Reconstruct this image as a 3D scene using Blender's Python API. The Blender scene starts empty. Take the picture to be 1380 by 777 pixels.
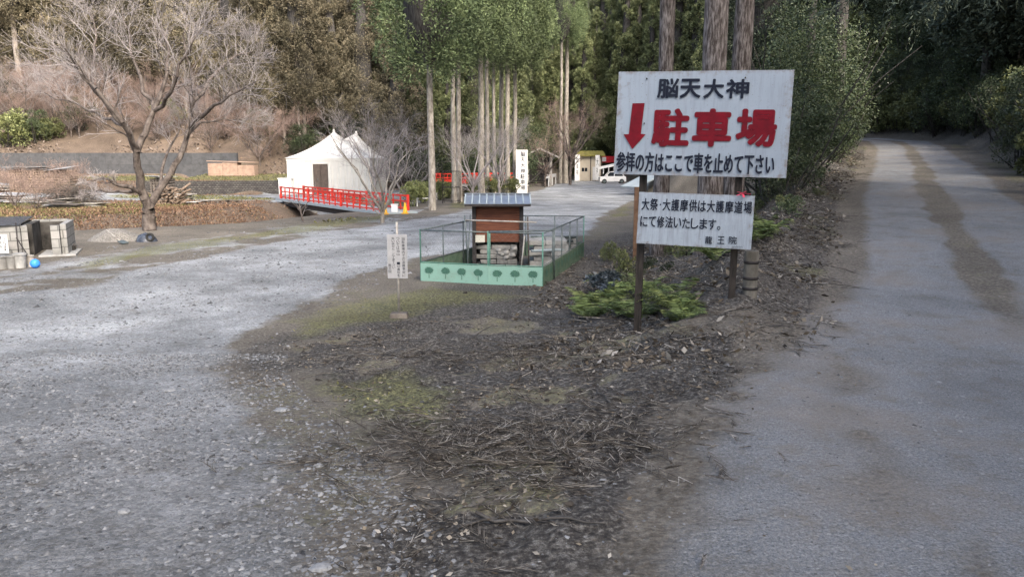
import bpy, math, random
import numpy as np
from mathutils import Vector, Matrix, Euler
R = math.radians
random.seed(7); RNG = np.random.default_rng(7)
sc = bpy.context.scene; COL = sc.collection
# ---------------------------------------------------------------- camera
PW, PH, FPX, PITCH = 1380.0, 777.0, 997.0, R(9.87)
cam_d = bpy.data.cameras.new('camera'); cam = bpy.data.objects.new('camera', cam_d); COL.objects.link(cam)
cam.location = (0, 0, 1.6); cam.rotation_euler = (R(90)-PITCH, 0, 0)
cam_d.sensor_width = 36; cam_d.lens = 36*FPX/PW; cam_d.clip_start = .05; cam_d.clip_end = 600
sc.camera = cam
# ---------------------------------------------------------------- light
SUN_EL, SUN_AZ = 38, 150          # azimuth from +Y clockwise
w = bpy.data.worlds.new('World'); sc.world = w; w.use_nodes = True
nt = w.node_tree; bg = nt.nodes['Background']
sky = nt.nodes.new('ShaderNodeTexSky'); sky.sky_type = 'NISHITA'; sky.sun_disc = False
sky.sun_elevation = R(SUN_EL); sky.sun_rotation = R(SUN_AZ); sky.air_density = 1.0; sky.dust_density = 5.0; sky.ozone_density = 1.0
hs = nt.nodes.new('ShaderNodeHueSaturation'); hs.inputs['Saturation'].default_value = .88; nt.links.new(sky.outputs[0], hs.inputs['Color']); nt.links.new(hs.outputs[0], bg.inputs[0]); bg.inputs[1].default_value = .15
sl = bpy.data.lights.new('sun', 'SUN'); sl.energy = 1.0; sl.angle = R(14); sl.color = (1, .93, .82)
so = bpy.data.objects.new('sun', sl); COL.objects.link(so)
sdir = Vector((math.sin(R(SUN_AZ))*math.cos(R(SUN_EL)), math.cos(R(SUN_AZ))*math.cos(R(SUN_EL)), math.sin(R(SUN_EL))))
so.rotation_euler = sdir.to_track_quat('Z', 'Y').to_euler()
sc.view_settings.view_transform = 'Standard'; sc.view_settings.look = 'None'
sc.view_settings.gamma = 1; sc.view_settings.use_curve_mapping = False
sc.view_settings.exposure = 1.8
try:
    sc.cycles.max_bounces = 5; sc.cycles.diffuse_bounces = 3; sc.cycles.transparent_max_bounces = 6
    sc.cycles.use_denoising = True
except Exception: pass

# ---------------------------------------------------------------- noise + terrain height
def _hash(ix, iy, s):
    n = (ix.astype(np.int64)*374761393 + iy.astype(np.int64)*668265263 + s*974634777) & 0xffffffff
    n = ((n ^ (n >> 13))*1274126177) & 0xffffffff
    n = (n ^ (n >> 16)) & 0xffffffff
    return n/4294967295.0
def vnoise(x, y, s=0):
    ix, iy = np.floor(x), np.floor(y); fx, fy = x-ix, y-iy
    fx = fx*fx*(3-2*fx); fy = fy*fy*(3-2*fy)
    a = _hash(ix, iy, s); b = _hash(ix+1, iy, s); c = _hash(ix, iy+1, s); d = _hash(ix+1, iy+1, s)
    return (a*(1-fx)+b*fx)*(1-fy)+(c*(1-fx)+d*fx)*fy
def fbm(x, y, s=0, o=4):
    t = 0; a = .5
    for i in range(o):
        t = t + a*(vnoise(x, y, s+i)-.5); x = x*2.03+5.1; y = y*2.03+1.7; a *= .5
    return t
def sm(t): t = np.clip(t, 0, 1); return t*t*(3-2*t)
ROAD = np.array([(-7,-22,0),(0.5,-4,0),(2.6,1,0),(4.1,5,0.0),(5.35,8.1,.13),(6.2,9.8,.3),(7.35,12.4,.56),(9.5,17,1.0),(12.1,22,1.32),(14.3,26.5,1.6),
                 (18.0,34,2.12),(19.4,38,2.5),(19.1,42,2.78),(17.3,45,2.92),(15.3,46.6,3.0)], float)
CHAN = np.array([(-70,17),(-40,20.5),(-20,24.3),(-15,25.8),(-11.6,28),(-9.4,33),(-8.0,38),(-7.2,44),(-5.2,52),(-3.4,62),(-1,76),(-1,90)], float)
def project(x, y, P):
    best = np.full(x.shape, 1e9); side = np.zeros(x.shape); zz = np.zeros(x.shape); sp = np.zeros(x.shape); acc = 0
    for i in range(len(P)-1):
        ax, ay = P[i,0], P[i,1]; bx, by = P[i+1,0], P[i+1,1]; dx, dy = bx-ax, by-ay; l2 = dx*dx+dy*dy
        t = np.clip(((x-ax)*dx+(y-ay)*dy)/l2, 0, 1); px, py = ax+t*dx, ay+t*dy
        d = np.hypot(x-px, y-py); m = d < best
        best = np.where(m, d, best); side = np.where(m, np.sign((x-ax)*dy-(y-ay)*dx), side)
        if P.shape[1] > 2: zz = np.where(m, P[i,2]+t*(P[i+1,2]-P[i,2]), zz)
        sp = np.where(m, acc+t*math.sqrt(l2), sp); acc += math.sqrt(l2)
    return best*side, zz, sp          # + = right-hand side
HW = 1.64; ROADLEN = float(np.hypot(*np.diff(ROAD[:, :2], axis=0).T).sum())
def hgt(x, y, fine=False):
    x = np.asarray(x, float); y = np.asarray(y, float)
    L = -.62*sm((y-1.5)/8.5) - .011*np.clip(y-30, 0, 110)
    cd, _, _ = project(x, y, CHAN)      # + right-hand = road side (towards camera)
    far = -cd
    cdep = 1.75
    prof = np.where(far > 0, 1-sm((far-.9)/4.6), 1-sm((cd-.9)/1.6))
    endfade = sm((82-y)/10)
    L = L - cdep*prof*endfade
    # far field: rise, terrace, wall
    fld = np.where(far > 5, 1, 0)*1.0
    r1 = (.9*sm((y-40)/14)+.35*sm((y-56)/6))*sm((-25-x)/3)
    r2 = (.95+.4*sm((y-56)/6))*sm((y-54.3-(x+17)*.12)/.25)*(1-sm((-25-x)/3))*sm((-16.9-x)/.2)
    L = L + fld*np.maximum(r1, r2)*sm((far-4)/3)
    L = L + 1.35*sm((y-63)/.3)*sm((-22-x)/.5)*fld
    # left / far hill
    fx = [-120,-60,-30,-18,-10,-4,0,4,9,15,22,30,60]; fy = [46,60,64,66,69,76,92,112,117,117,84,74,70]
    foot = np.interp(x, fx, fy); hd = np.clip(y-foot, 0, None)
    hd = np.maximum(hd, 0)
    hill = np.minimum(.52*hd, 14+.36*hd)*(1+.25*fbm(x/14, y/14, 3))
    hill = np.where(y > foot, hill, 0)
    # right road and bank
    rd, rz, rsp = project(x, y, ROAD); endm = (rsp > ROADLEN-.01)
    dl = -rd-HW-.25
    dl = np.where(endm, np.abs(rd)-HW-.25, dl)
    W = np.interp(y, [0, 5, 9, 17, 60], [2.5, 3.0, 3.4, 4.6, 6])
    t = sm((W-dl)/W)
    ground = L + (rz-L)*t + hill*(1-t)
    dr = np.clip(rd-HW-.75, 0, None)
    bank = np.minimum(.78*dr, np.interp(y, [-5, 12, 30], [3.5, 6, 18])+.25*dr)*(1+.22*fbm(x/5, y/5, 9))
    bank = bank*np.where((rd > 0), 1, 0)*sm((x-9)/5)*sm((64-y)/8 + np.where(rd>6,1,0)*0)
    z = ground + bank
    # general undulation
    offroad = sm((np.abs(rd)-HW)/1.2)
    z = z + .05*fbm(x/2.2, y/2.2, 21)*offroad + .35*fbm(x/5, y/5, 22)*sm((dr-.5)/3)
    z = z + .45*fbm(x/1.6, y/1.6, 31)*prof*(1-prof)*2*endfade
    # rough bank between the big trees and the road
    bk = t*(1-t)*4*sm((y-6)/3)
    z = z + .42*fbm(x/.9, y/.9, 41)*bk
    berm = np.exp(-((dl-.9)/.55)**2)*sm((y-5.5)/3)*sm((40-y)/10)
    z = z + (.34+.5*fbm(x/.7, y/.7, 43)+.2*fbm(x/.2, y/.2, 44))*berm
    if fine:
        m = np.maximum(mulch_mask(x, y), np.clip(bk*1.3, 0, 1))
        z = z + m*(.16*fbm(x/.35, y/.35, 51, 4)+.07*np.abs(fbm(x/.12, y/.12, 52, 2))) + .012*fbm(x/.16, y/.16, 53, 3)
    return z
def ray(px, py):
    a, b = (px-PW/2)/FPX, -(py-PH/2)/FPX
    c, s = math.cos(PITCH), math.sin(PITCH)
    dx, dy, dz = a, c+b*s, -s+b*c
    return dx/dy, dz/dy
def P(px, py, d):                       # world point on the sight line at depth y=d
    rx, rz = ray(px, py); return Vector((rx*d, d, 1.6+rz*d))
def G(px, py, dmin=2.0, dmax=170):      # ground point
    rx, rz = ray(px, py); d = np.geomspace(dmin, dmax, 2500)
    g = hgt(rx*d, d); zz = 1.6+rz*d; k = np.argmax(zz < g)
    if zz[k] >= g[k]: k = len(d)-1
    return Vector((rx*d[k], d[k], g[k]))
def gz(x, y): return float(hgt(np.array([x]), np.array([y]))[0])
def X(px, d, py=250):  return ray(px, py)[0]*d
def at(px, d, py=250, dz=0):
    x = X(px, d, py); return Vector((x, d, gz(x, d)+dz))
# world-space outlines of ground patches
def poly_sdf(x, y, pts):
    d = np.full(x.shape, 1e9); ins = np.zeros(x.shape, bool); n = len(pts)
    for i in range(n):
        ax, ay = pts[i]; bx, by = pts[(i+1) % n]; ex, ey = bx-ax, by-ay
        t = np.clip(((x-ax)*ex+(y-ay)*ey)/(ex*ex+ey*ey+1e-9), 0, 1)
        d = np.minimum(d, np.hypot(x-ax-t*ex, y-ay-t*ey))
        c = ((ay > y) != (by > y)) & (x < (bx-ax)*(y-ay)/((by-ay) if by != ay else 1e-9)+ax)
        ins ^= c
    return np.where(ins, d, -d)
def GP(*pp): return [tuple(G(a, b)[:2]) for a, b in pp]
MULCH = GP((395,470),(470,440),(560,425),(700,425),(790,440),(870,445),(960,440),(1040,425),(1000,470),(935,560),(900,640),(850,720),(800,777),(600,777),(560,730),(600,690),(590,640),(500,590),(450,520))
GRAVEL = [(-40,2.0),(-40,13)] + GP((5,392),(90,385),(170,362),(260,345),(345,328),(430,312),(520,300),(600,288),(690,264)) + \
    [(1.2,58),(3.0,72),(5.5,90),(9,115),(10,126),(15,126),(14.5,80),(12,62),(9.5,52),(7.6,44)] + GP((845,276),(812,300),(800,318),(700,330),(560,352),(500,375),(420,420),(365,450),(340,500),(380,560),(450,640),(520,777)) + [(-.4,1.2),(-4,-6),(-40,-6)]
GRAVEL2 = [(-31,44),(-14,43.5)] + [(-13.4,41.0),(-11,42.0),(-9,46),(-7,56),(-7,64),(-18,66),(-18,53),(-26,50)]
MOSSP = [GP((360,450),(430,415),(520,395),(580,385),(700,395),(760,400),(600,415),(480,440),(430,470),(380,470)),
         GP((420,520),(560,500),(640,520),(660,560),(560,600),(450,560)), GP((806,302),(850,290),(850,272),(832,280)),
         GP((95,356),(200,332),(320,316),(420,300),(525,288),(530,294),(430,310),(320,325),(210,345),(110,368)),
         GP((600,275),(690,255),(690,262),(610,284)), [(-40,30),(-22,33),(-16,35),(-16,39),(-24,40),(-40,38)],
         [(-26,48),(-17,44),(-13.5,44.5),(-18,50),(-25,54)],[(-30,57),(-17,55),(-17,62.5),(-28,62.5),(-36,60)],[(-12,47.5),(-7,50),(-6,60),(-10,53)]]
def mulch_mask(x, y):
    d = poly_sdf(x, y, MULCH)
    return sm((d+.25+1.1*fbm(x/.8, y/.8, 61))/.6)

# ---------------------------------------------------------------- materials
def mat(name, rough=.8, spec=.3, metal=0):
    m = bpy.data.materials.new(name); m.use_nodes = True; n = m.node_tree; b = n.nodes['Principled BSDF']
    b.inputs['Roughness'].default_value = rough; b.inputs['Specular IOR Level'].default_value = spec; b.inputs['Metallic'].default_value = metal
    return m, n, b
def ramp(n, fac, stops):
    r = n.nodes.new('ShaderNodeValToRGB'); r.color_ramp.interpolation = 'LINEAR'
    e = r.color_ramp.elements
    while len(e) < len(stops): e.new(.5)
    for k, (p, c) in enumerate(stops): e[k].position = p; e[k].color = (*c, 1)
    n.links.new(fac, r.inputs[0]); return r.outputs[0]
def noise(n, scale, detail=4, rough=.6, vec=None, kind='fac'):
    t = n.nodes.new('ShaderNodeTexNoise'); t.inputs['Scale'].default_value = scale; t.inputs['Detail'].default_value = detail; t.inputs['Roughness'].default_value = rough
    if vec is not None: n.links.new(vec, t.inputs['Vector'])
    return t.outputs[0]
def mixc(n, f, a, b, mode='MIX'):
    m = n.nodes.new('ShaderNodeMix'); m.data_type = 'RGBA'; m.blend_type = mode
    def s(sock, v):
        if hasattr(v, 'is_linked') or hasattr(v, 'links'): n.links.new(v, sock)
        elif isinstance(v, (int, float)): sock.default_value = v
        else: sock.default_value = (*v, 1)
    s(m.inputs[0], f); s(m.inputs[6], a); s(m.inputs[7], b); return m.outputs[2]
def math_(n, op, a, b=None, c=None, clamp=False):
    m = n.nodes.new('ShaderNodeMath'); m.operation = op; m.use_clamp = clamp
    for i, v in enumerate((a, b, c)):
        if v is None: continue
        if isinstance(v, (int, float)): m.inputs[i].default_value = v
        else: n.links.new(v, m.inputs[i])
    return m.outputs[0]
def maprange(n, v, a, b, c=0, d=1):
    m = n.nodes.new('ShaderNodeMapRange'); n.links.new(v, m.inputs[0])
    for i, q in enumerate((a, b, c, d)): m.inputs[i+1].default_value = q
    return m.outputs[0]
def geo(n, out='Position'): return n.nodes.new('ShaderNodeNewGeometry').outputs[out]
def objc(n): return n.nodes.new('ShaderNodeTexCoord').outputs['Object']
def orand(n): return n.nodes.new('ShaderNodeObjectInfo').outputs['Random']
def bump(n, b, h, strength=.3, dist=.02):
    k = n.nodes.new('ShaderNodeBump'); k.inputs['Strength'].default_value = strength; k.inputs['Distance'].default_value = dist
    n.links.new(h, k.inputs['Height']); n.links.new(k.outputs[0], b.inputs['Normal'])
def vmap(n, vec, scale=(1,1,1)):
    m = n.nodes.new('ShaderNodeMapping'); m.inputs['Scale'].default_value = scale; n.links.new(vec, m.inputs[0]); return m.outputs[0]
def simple(name, c1, c2=None, scale=6, rough=.75, spec=.3, metal=0, bmp=0, stretch=None, bdist=.01, lo=.35, hi=.65):
    m, n, b = mat(name, rough, spec, metal)
    c2 = c2 or tuple(v*.7 for v in c1)
    vec = objc(n)
    if stretch: vec = vmap(n, vec, stretch)
    f = noise(n, scale, 5, .65, vec)
    n.links.new(ramp(n, f, [(lo, c1), (hi, c2)]), b.inputs['Base Color'])
    if bmp: bump(n, b, f, bmp, bdist)
    return m
def foliage(name, dark, mid, light, scale=1.2, trans=.0, vary=.36, rough=.6):
    m, n, b = mat(name, rough, .25)
    v = geo(n)
    f = noise(n, scale, 3, .6, v)
    c = ramp(n, f, [(.3, dark), (.5, mid), (.7, light)])
    isl = n.nodes.new('ShaderNodeNewGeometry').outputs['Random Per Island']
    k = math_(n, 'MULTIPLY_ADD', isl, .9, .55)
    k2 = math_(n, 'MULTIPLY_ADD', orand(n), vary*2, 1-vary)
    k = math_(n, 'MULTIPLY', k, k2)
    vm = n.nodes.new('ShaderNodeVectorMath'); vm.operation = 'SCALE'; n.links.new(c, vm.inputs[0]); n.links.new(k, vm.inputs['Scale'])
    n.links.new(vm.outputs[0], b.inputs['Base Color'])
    return m
# ground
def ground_material():
    m, n, b = mat('ground', .9, .25)
    A = n.nodes.new('ShaderNodeVertexColor'); A.layer_name = 'maskA'; B = n.nodes.new('ShaderNodeVertexColor'); B.layer_name = 'maskB'
    sa = n.nodes.new('ShaderNodeSeparateColor'); n.links.new(A.outputs[0], sa.inputs[0])
    sb = n.nodes.new('ShaderNodeSeparateColor'); n.links.new(B.outputs[0], sb.inputs[0])
    asph, grav, moss = sa.outputs; leaf, mulch, dirt = sb.outputs
    v = geo(n)
    n_big = noise(n, .7, 5, .6, v); n_mid = noise(n, 4, 6, .7, v); n_fine = noise(n, 28, 5, .75, v); n_vf = noise(n, 120, 3, .75, v); n_xf = noise(n, 58, 4, .85, v)
    def edge(mask, nz=n_mid, w_=.9, lo=.35, hi=.65):
        t = math_(n, 'ADD', mask, math_(n, 'MULTIPLY', math_(n, 'SUBTRACT', nz, .5), w_))
        return maprange(n, t, lo, hi)
    # dirt base
    col = ramp(n, n_fine, [(.3, (.06,.05,.04)), (.5, (.13,.115,.095)), (.72, (.24,.22,.19))])
    col = mixc(n, edge(leaf), col, ramp(n, n_fine, [(.3, (.04,.03,.024)), (.5, (.125,.095,.072)), (.7, (.26,.20,.15))]))
    # gravel: voronoi pebbles
    vo = n.nodes.new('ShaderNodeTexVoronoi'); vo.inputs['Scale'].default_value = 34; n.links.new(v, vo.inputs['Vector'])
    vo2 = n.nodes.new('ShaderNodeTexVoronoi'); vo2.inputs['Scale'].default_value = 95; n.links.new(v, vo2.inputs['Vector'])
    sv = n.nodes.new('ShaderNodeSeparateColor'); n.links.new(vo2.outputs['Color'], sv.inputs[0])
    sv1 = n.nodes.new('ShaderNodeSeparateColor'); n.links.new(vo.outputs['Color'], sv1.inputs[0])
    peb = math_(n, 'MULTIPLY_ADD', sv1.outputs[0], .5, math_(n, 'MULTIPLY', sv.outputs[0], .5))
    gcol = ramp(n, math_(n, 'MULTIPLY_ADD', n_big, .5, math_(n, 'MULTIPLY', peb, .5)), [(.25, (.135,.14,.143)), (.5, (.24,.25,.258)), (.75, (.38,.39,.40))])
    gcol = mixc(n, maprange(n, n_mid, .55, .75), gcol, (.15,.14,.125))
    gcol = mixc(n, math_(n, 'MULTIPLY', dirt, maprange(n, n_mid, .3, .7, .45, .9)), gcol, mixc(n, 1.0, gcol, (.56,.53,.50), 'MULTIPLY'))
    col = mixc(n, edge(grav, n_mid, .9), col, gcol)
    # mulch
    mcol = ramp(n, n_fine, [(.36, (.018,.016,.015)), (.50, (.06,.054,.048)), (.60, (.15,.14,.125)), (.72, (.33,.32,.295))])
    col = mixc(n, edge(mulch, n_mid, .8), col, mcol)
    mocol = ramp(n, n_fine, [(.3, (.05,.05,.022)), (.5, (.13,.13,.05)), (.7, (.25,.24,.11))])
    mo = math_(n, 'MULTIPLY', edge(moss, n_mid, 1.3, .35, .85), maprange(n, n_fine, .36, .6, .1, .95))
    col = mixc(n, mo, col, mocol)
    acol = ramp(n, math_(n, 'MULTIPLY_ADD', n_xf, .6, math_(n, 'MULTIPLY', n_vf, .4)), [(.36, (.075,.08,.083)), (.5, (.19,.196,.204)), (.66, (.37,.38,.39))])
    acol = mixc(n, maprange(n, n_mid, .48, .7, 0, .65), acol, (.15,.13,.105))
    acol = mixc(n, maprange(n, n_big, .5, .62, 0, .45), acol, (.15,.125,.10))
    col = mixc(n, edge(asph, n_mid, 1.0, .3, .75), col, acol)
    n_huge = noise(n, .11, 4, .6, v)
    big = math_(n, 'MULTIPLY', maprange(n, n_big, .3, .7, .72, 1.25), maprange(n, n_huge, .35, .65, .8, 1.15))
    vm = n.nodes.new('ShaderNodeVectorMath'); vm.operation = 'SCALE'; n.links.new(col, vm.inputs[0]); n.links.new(big, vm.inputs['Scale'])
    n.links.new(vm.outputs[0], b.inputs['Base Color'])
    h = math_(n, 'ADD', math_(n, 'MULTIPLY', n_fine, .8), math_(n, 'MULTIPLY', n_vf, .35))
    h = math_(n, 'ADD', h, math_(n, 'MULTIPLY', vo.outputs['Distance'], -.4))
    bump(n, b, h, .8, .035)
    return m
M = {}
M['ground'] = ground_material()
# ---------------------------------------------------------------- object helpers
def link(o, parent=None):
    COL.objects.link(o)
    if parent is not None: o.parent = parent
    return o
def mesh_np(name, V, F, mtl, parent=None, smooth=False, loc=None, core=0, coremat=None):
    me = bpy.data.meshes.new(name); V = np.asarray(V, np.float32); F = np.asarray(F, np.int32)
    k = F.shape[1]; me.vertices.add(len(V)); me.vertices.foreach_set('co', V.ravel())
    me.loops.add(F.size); me.loops.foreach_set('vertex_index', F.ravel())
    me.polygons.add(len(F)); me.polygons.foreach_set('loop_start', np.arange(0, F.size, k, dtype=np.int32))
    if smooth: me.polygons.foreach_set('use_smooth', np.ones(len(F), bool))
    me.update(calc_edges=True); me.materials.append(mtl)
    if core: me.materials.append(coremat); me.polygons.foreach_set('material_index', np.concatenate([np.zeros(len(F)-core), np.ones(core)]).astype(np.int32))
    o = bpy.data.objects.new(name, me); link(o, parent)
    if loc is not None: o.location = loc
    return o
def tag(o, label=None, cat=None, group=None, kind=None):
    if label: o['label'] = label
    if cat: o['category'] = cat
    if group: o['group'] = group
    if kind: o['kind'] = kind
    return o
def empty(name, loc, rz=0, label=None, cat=None, group=None):
    o = bpy.data.objects.new(name, None); o.empty_display_size = .2; link(o); o.location = loc; o.rotation_euler = (0, 0, rz)
    return tag(o, label, cat, group)
def kids(o): return [c for c in COL.objects if c.parent == o]
def copy_tree(root, loc, rz=0, s=1, label=None, group=None, ch=None):
    r = root.copy(); link(r); r.location = loc; r.rotation_euler = (0, 0, rz); r.scale = (s, s, s) if isinstance(s, (int, float)) else s
    if label: r['label'] = label
    if group: r['group'] = group
    for c in (ch if ch is not None else kids(root)):
        q = c.copy(); link(q, r)
    return r
class MB:
    def __init__(s): s.v = []; s.f = []
    def add(s, vs, fs): k = len(s.v); s.v += [tuple(p) for p in vs]; s.f += [tuple(i+k for i in f) for f in fs]; return s
    def box(s, c, d, rot=None, top=1.0):
        hx, hy, hz = d[0]/2, d[1]/2, d[2]/2; vs = []
        for z in (-1, 1):
            t = top if z > 0 else 1
            for x, y in ((-1,-1),(1,-1),(1,1),(-1,1)): vs.append(Vector((x*hx*t, y*hy*t, z*hz)))
        if rot is not None:
            e = rot if isinstance(rot, Matrix) else Euler(rot).to_matrix(); vs = [e @ p for p in vs]
        vs = [p+Vector(c) for p in vs]
        return s.add(vs, [(3,2,1,0),(4,5,6,7),(0,1,5,4),(1,2,6,5),(2,3,7,6),(3,0,4,7)])
    def bar(s, a, b, w_, h_=None, n=0, r2=None):     # n=0: rectangular, else n-gon tube of radius w_
        a, b = Vector(a), Vector(b); d = (b-a); z = d.normalized()
        up = Vector((0,0,1)) if abs(z.z) < .95 else Vector((0,1,0)); x = z.cross(up).normalized(); y = x.cross(z)
        if n == 0:
            h_ = h_ or w_; ring = [(-w_/2,-h_/2),(w_/2,-h_/2),(w_/2,h_/2),(-w_/2,h_/2)]; ring2 = ring
        else:
            ring = [(w_*math.cos(2*math.pi*i/n), w_*math.sin(2*math.pi*i/n)) for i in range(n)]
            k = (r2 if r2 is not None else w_)/w_; ring2 = [(p*k, q*k) for p, q in ring]
        m = len(ring); vs = [a+x*p+y*q for p, q in ring]+[b+x*p+y*q for p, q in ring2]
        fs = [(i, (i+1) % m, m+(i+1) % m, m+i) for i in range(m)]+[tuple(range(m))[::-1], tuple(range(m, 2*m))]
        return s.add(vs, fs)
    def prism(s, pts, a, b):             # polygon pts (u,v) mapped by functions a->point
        n = len(pts); vs = [a(p) for p in pts]+[b(p) for p in pts]
        return s.add(vs, [tuple(range(n))[::-1], tuple(range(n, 2*n))]+[(i, (i+1) % n, n+(i+1) % n, n+i) for i in range(n)])
    def lathe(s, prof, c=(0,0,0), n=16):
        c = Vector(c); vs = []; fs = []
        for r, z in prof:
            for i in range(n): vs.append(c+Vector((r*math.cos(2*math.pi*i/n), r*math.sin(2*math.pi*i/n), z)))
        for j in range(len(prof)-1):
            for i in range(n): fs.append((j*n+i, j*n+(i+1) % n, (j+1)*n+(i+1) % n, (j+1)*n+i))
        fs.append(tuple(range(n))[::-1]); fs.append(tuple((len(prof)-1)*n+i for i in range(n)))
        return s.add(vs, fs)
    def build(s, name, mtl, parent=None, smooth=False, bev=0, loc=None):
        me = bpy.data.meshes.new(name); me.from_pydata(s.v, [], s.f); me.validate(); me.update(); me.materials.append(mtl)
        if smooth: me.polygons.foreach_set('use_smooth', [True]*len(me.polygons))
        o = bpy.data.objects.new(name, me); link(o, parent)
        if loc is not None: o.location = loc
        if bev:
            b = o.modifiers.new('bevel', 'BEVEL'); b.width = bev; b.segments = 2; b.limit_method = 'ANGLE'
        return o
# ---------------------------------------------------------------- terrain mesh
def axis(lo, hi, s0, k):
    r = [0.0]
    while r[-1] < hi: r.append(r[-1]+max(s0, k*abs(r[-1])))
    l = [0.0]
    while l[-1] > lo: l.append(l[-1]-max(s0, k*abs(l[-1])))
    return np.array(l[:0:-1]+r)
xs = axis(-130, 120, .05, .0125)
ys = np.concatenate([np.arange(-60, 1.5, 1.2), 1.8+axis(-.3, 215, .045, .0115)])
ys = np.unique(ys)
# denser x/y lines across the mid distance
XX, YY = np.meshgrid(xs, ys)
ZZ = hgt(XX, YY, fine=True)
nx, ny = len(xs), len(ys)
V = np.stack([XX.ravel(), YY.ravel(), ZZ.ravel()], 1)
i0 = (np.arange(ny-1)[:, None]*nx+np.arange(nx-1)[None]).ravel()
F = np.stack([i0, i0+1, i0+1+nx, i0+nx], 1)
x, y = V[:, 0], V[:, 1]
rd, rz_, rs = project(x, y, ROAD); cd_, _, _ = project(x, y, CHAN)
nz1 = fbm(x/1.3, y/1.3, 71); nz2 = fbm(x/.4, y/.4, 72)
med = sm((.40-np.abs(rd+.02)+.35*nz1+.25*nz2)/.3)*sm((y-5)/3.5)*.95          # mossy strip down the middle of the road
lane = sm((HW-.05-np.abs(rd)+.4*nz1+.2*nz2)/.5)
apron = poly_sdf(x, y, GP((850,777),(925,640),(995,545),(1055,470),(1100,410),(1140,360),(1380,360),(1400,777))+[(6,1),(1,1)])
m_asph = np.maximum(lane, .85*sm((apron+.2+.7*nz1+.35*nz2)/.5)*sm((11-y)/3))*(1-med)
m_asph *= 1-.55*sm((HW-1.2-np.abs(rd+1.6)+.9*nz1)/.5)*sm((y-2)/2)*sm((nz1+.12)/.12)
gs = poly_sdf(x, y, GRAVEL); gs2 = poly_sdf(x, y, GRAVEL2)
m_grav = np.maximum(sm((gs+.25+.9*nz1+.5*nz2)/1.1), sm((gs2+.3)/.6))*(1-m_asph)
verge = (x < -4)*(y > 9)*(cd_ > 1)*sm((3.6-np.abs(gs))/2)*sm((nz1+nz2*.6+.12)/.2); m_grav = np.maximum(m_grav, .62*verge)
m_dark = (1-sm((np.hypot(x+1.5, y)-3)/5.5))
m_mul = mulch_mask(x, y)
bankL = sm((-rd-HW+.1)/.5)*sm((8-(-rd-HW))/3)*sm((y-6)/2)*sm((45-y)/10)
bankR = sm((rd-HW-.7)/.8)*(rs < ROADLEN-.01)
m_mul = np.maximum(m_mul, np.maximum(bankL*.9*(1-m_grav), bankR*.9))
m_moss = np.zeros_like(x)
for q in MOSSP: m_moss = np.maximum(m_moss, sm((poly_sdf(x, y, q)+.3+1.0*nz1)/.8)*.85)
m_moss = np.maximum(m_moss, med*.36); m_moss = np.maximum(m_moss, .42*sm((1-np.abs(gs+.2)/1.5))*(nz1 > 0))
m_moss = np.maximum(m_moss, .6*sm((np.abs(rd)-HW+.1)/.3)*sm((.9-np.abs(np.abs(rd)-HW))/.4)*(y > 9)*sm((nz1+.1)/.2))
m_moss = np.maximum(m_moss, .55*mulch_mask(x, y)*sm((fbm(x/.9, y/.9, 77)-.02)/.12)*(y > 3.2)); m_mul = m_mul*(1-.75*mulch_mask(x, y)*sm((fbm(x/.9, y/.9, 77)-.02)/.12)*(y > 3.2))
m_leaf = sm((-cd_-.6+.5*nz1)/1.2)*(1-m_grav)
for q in MOSSP[5:]: m_moss = np.maximum(m_moss, sm((poly_sdf(x, y, q)+.5+1.2*nz1)/.8)*1.3)
m_mul = np.where(cd_ < 1, 0, m_mul)
m_mul = np.maximum(m_mul, .9*sm((1.6-np.abs(cd_))/1))
hl = sm((y-66)/4)
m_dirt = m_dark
ca = np.stack([m_asph, m_grav, m_moss, np.ones_like(x)], 1).astype(np.float32)
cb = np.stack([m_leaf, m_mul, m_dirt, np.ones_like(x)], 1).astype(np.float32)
fm = F[:, 0]
cls = np.where((m_asph[fm] > .45) | ((np.abs(rd[fm]) < HW) & (y[fm] > 3)), 1, np.where(m_grav[fm] > .5, 2, 0))
for k, nm in enumerate(('ground', 'road', 'gravel_track')):
    fk = F[cls == k]; u, inv = np.unique(fk, return_inverse=True)
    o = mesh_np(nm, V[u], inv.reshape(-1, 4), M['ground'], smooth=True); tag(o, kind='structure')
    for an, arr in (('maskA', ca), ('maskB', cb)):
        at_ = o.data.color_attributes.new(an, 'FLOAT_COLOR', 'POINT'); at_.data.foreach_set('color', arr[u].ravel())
# ---------------------------------------------------------------- materials for things
M['bark'] = simple('cedar_bark', (.17,.14,.115), (.31,.28,.25), 5, .9, .2, bmp=.6, stretch=(3,3,.5), bdist=.03)
M['barkpale'] = simple('pale_lichen_bark', (.14,.122,.10), (.36,.335,.295), 5, .9, .2, bmp=.5, stretch=(2,2,.6), bdist=.02)
M['barknear'] = simple('flaky_cedar_bark', (.045,.036,.032), (.24,.215,.205), 9, .9, .2, bmp=.9, stretch=(3,3,.55), bdist=.03, lo=.42, hi=.68)
M['barkdark'] = simple('dark_bark', (.028,.025,.023), (.085,.08,.075), 6, .9, .2, bmp=.5, stretch=(2,2,.6))
M['cherry'] = simple('cherry_bark', (.045,.035,.03), (.16,.135,.12), 7, .85, .25, bmp=.5, stretch=(1,1,.6))
M['twig'] = simple('pale_twigs', (.20,.175,.17), (.40,.37,.365), 2, .8)
M['twigbrown'] = simple('brown_twigs', (.20,.14,.115), (.36,.27,.23), 2, .8)
M['f_center'] = foliage('deep_green_cedar_foliage', (.042,.062,.03), (.098,.13,.06), (.17,.21,.10))
M['f_back'] = foliage('yellow_green_cedar_foliage', (.068,.085,.04), (.15,.175,.082), (.265,.285,.145))
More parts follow.
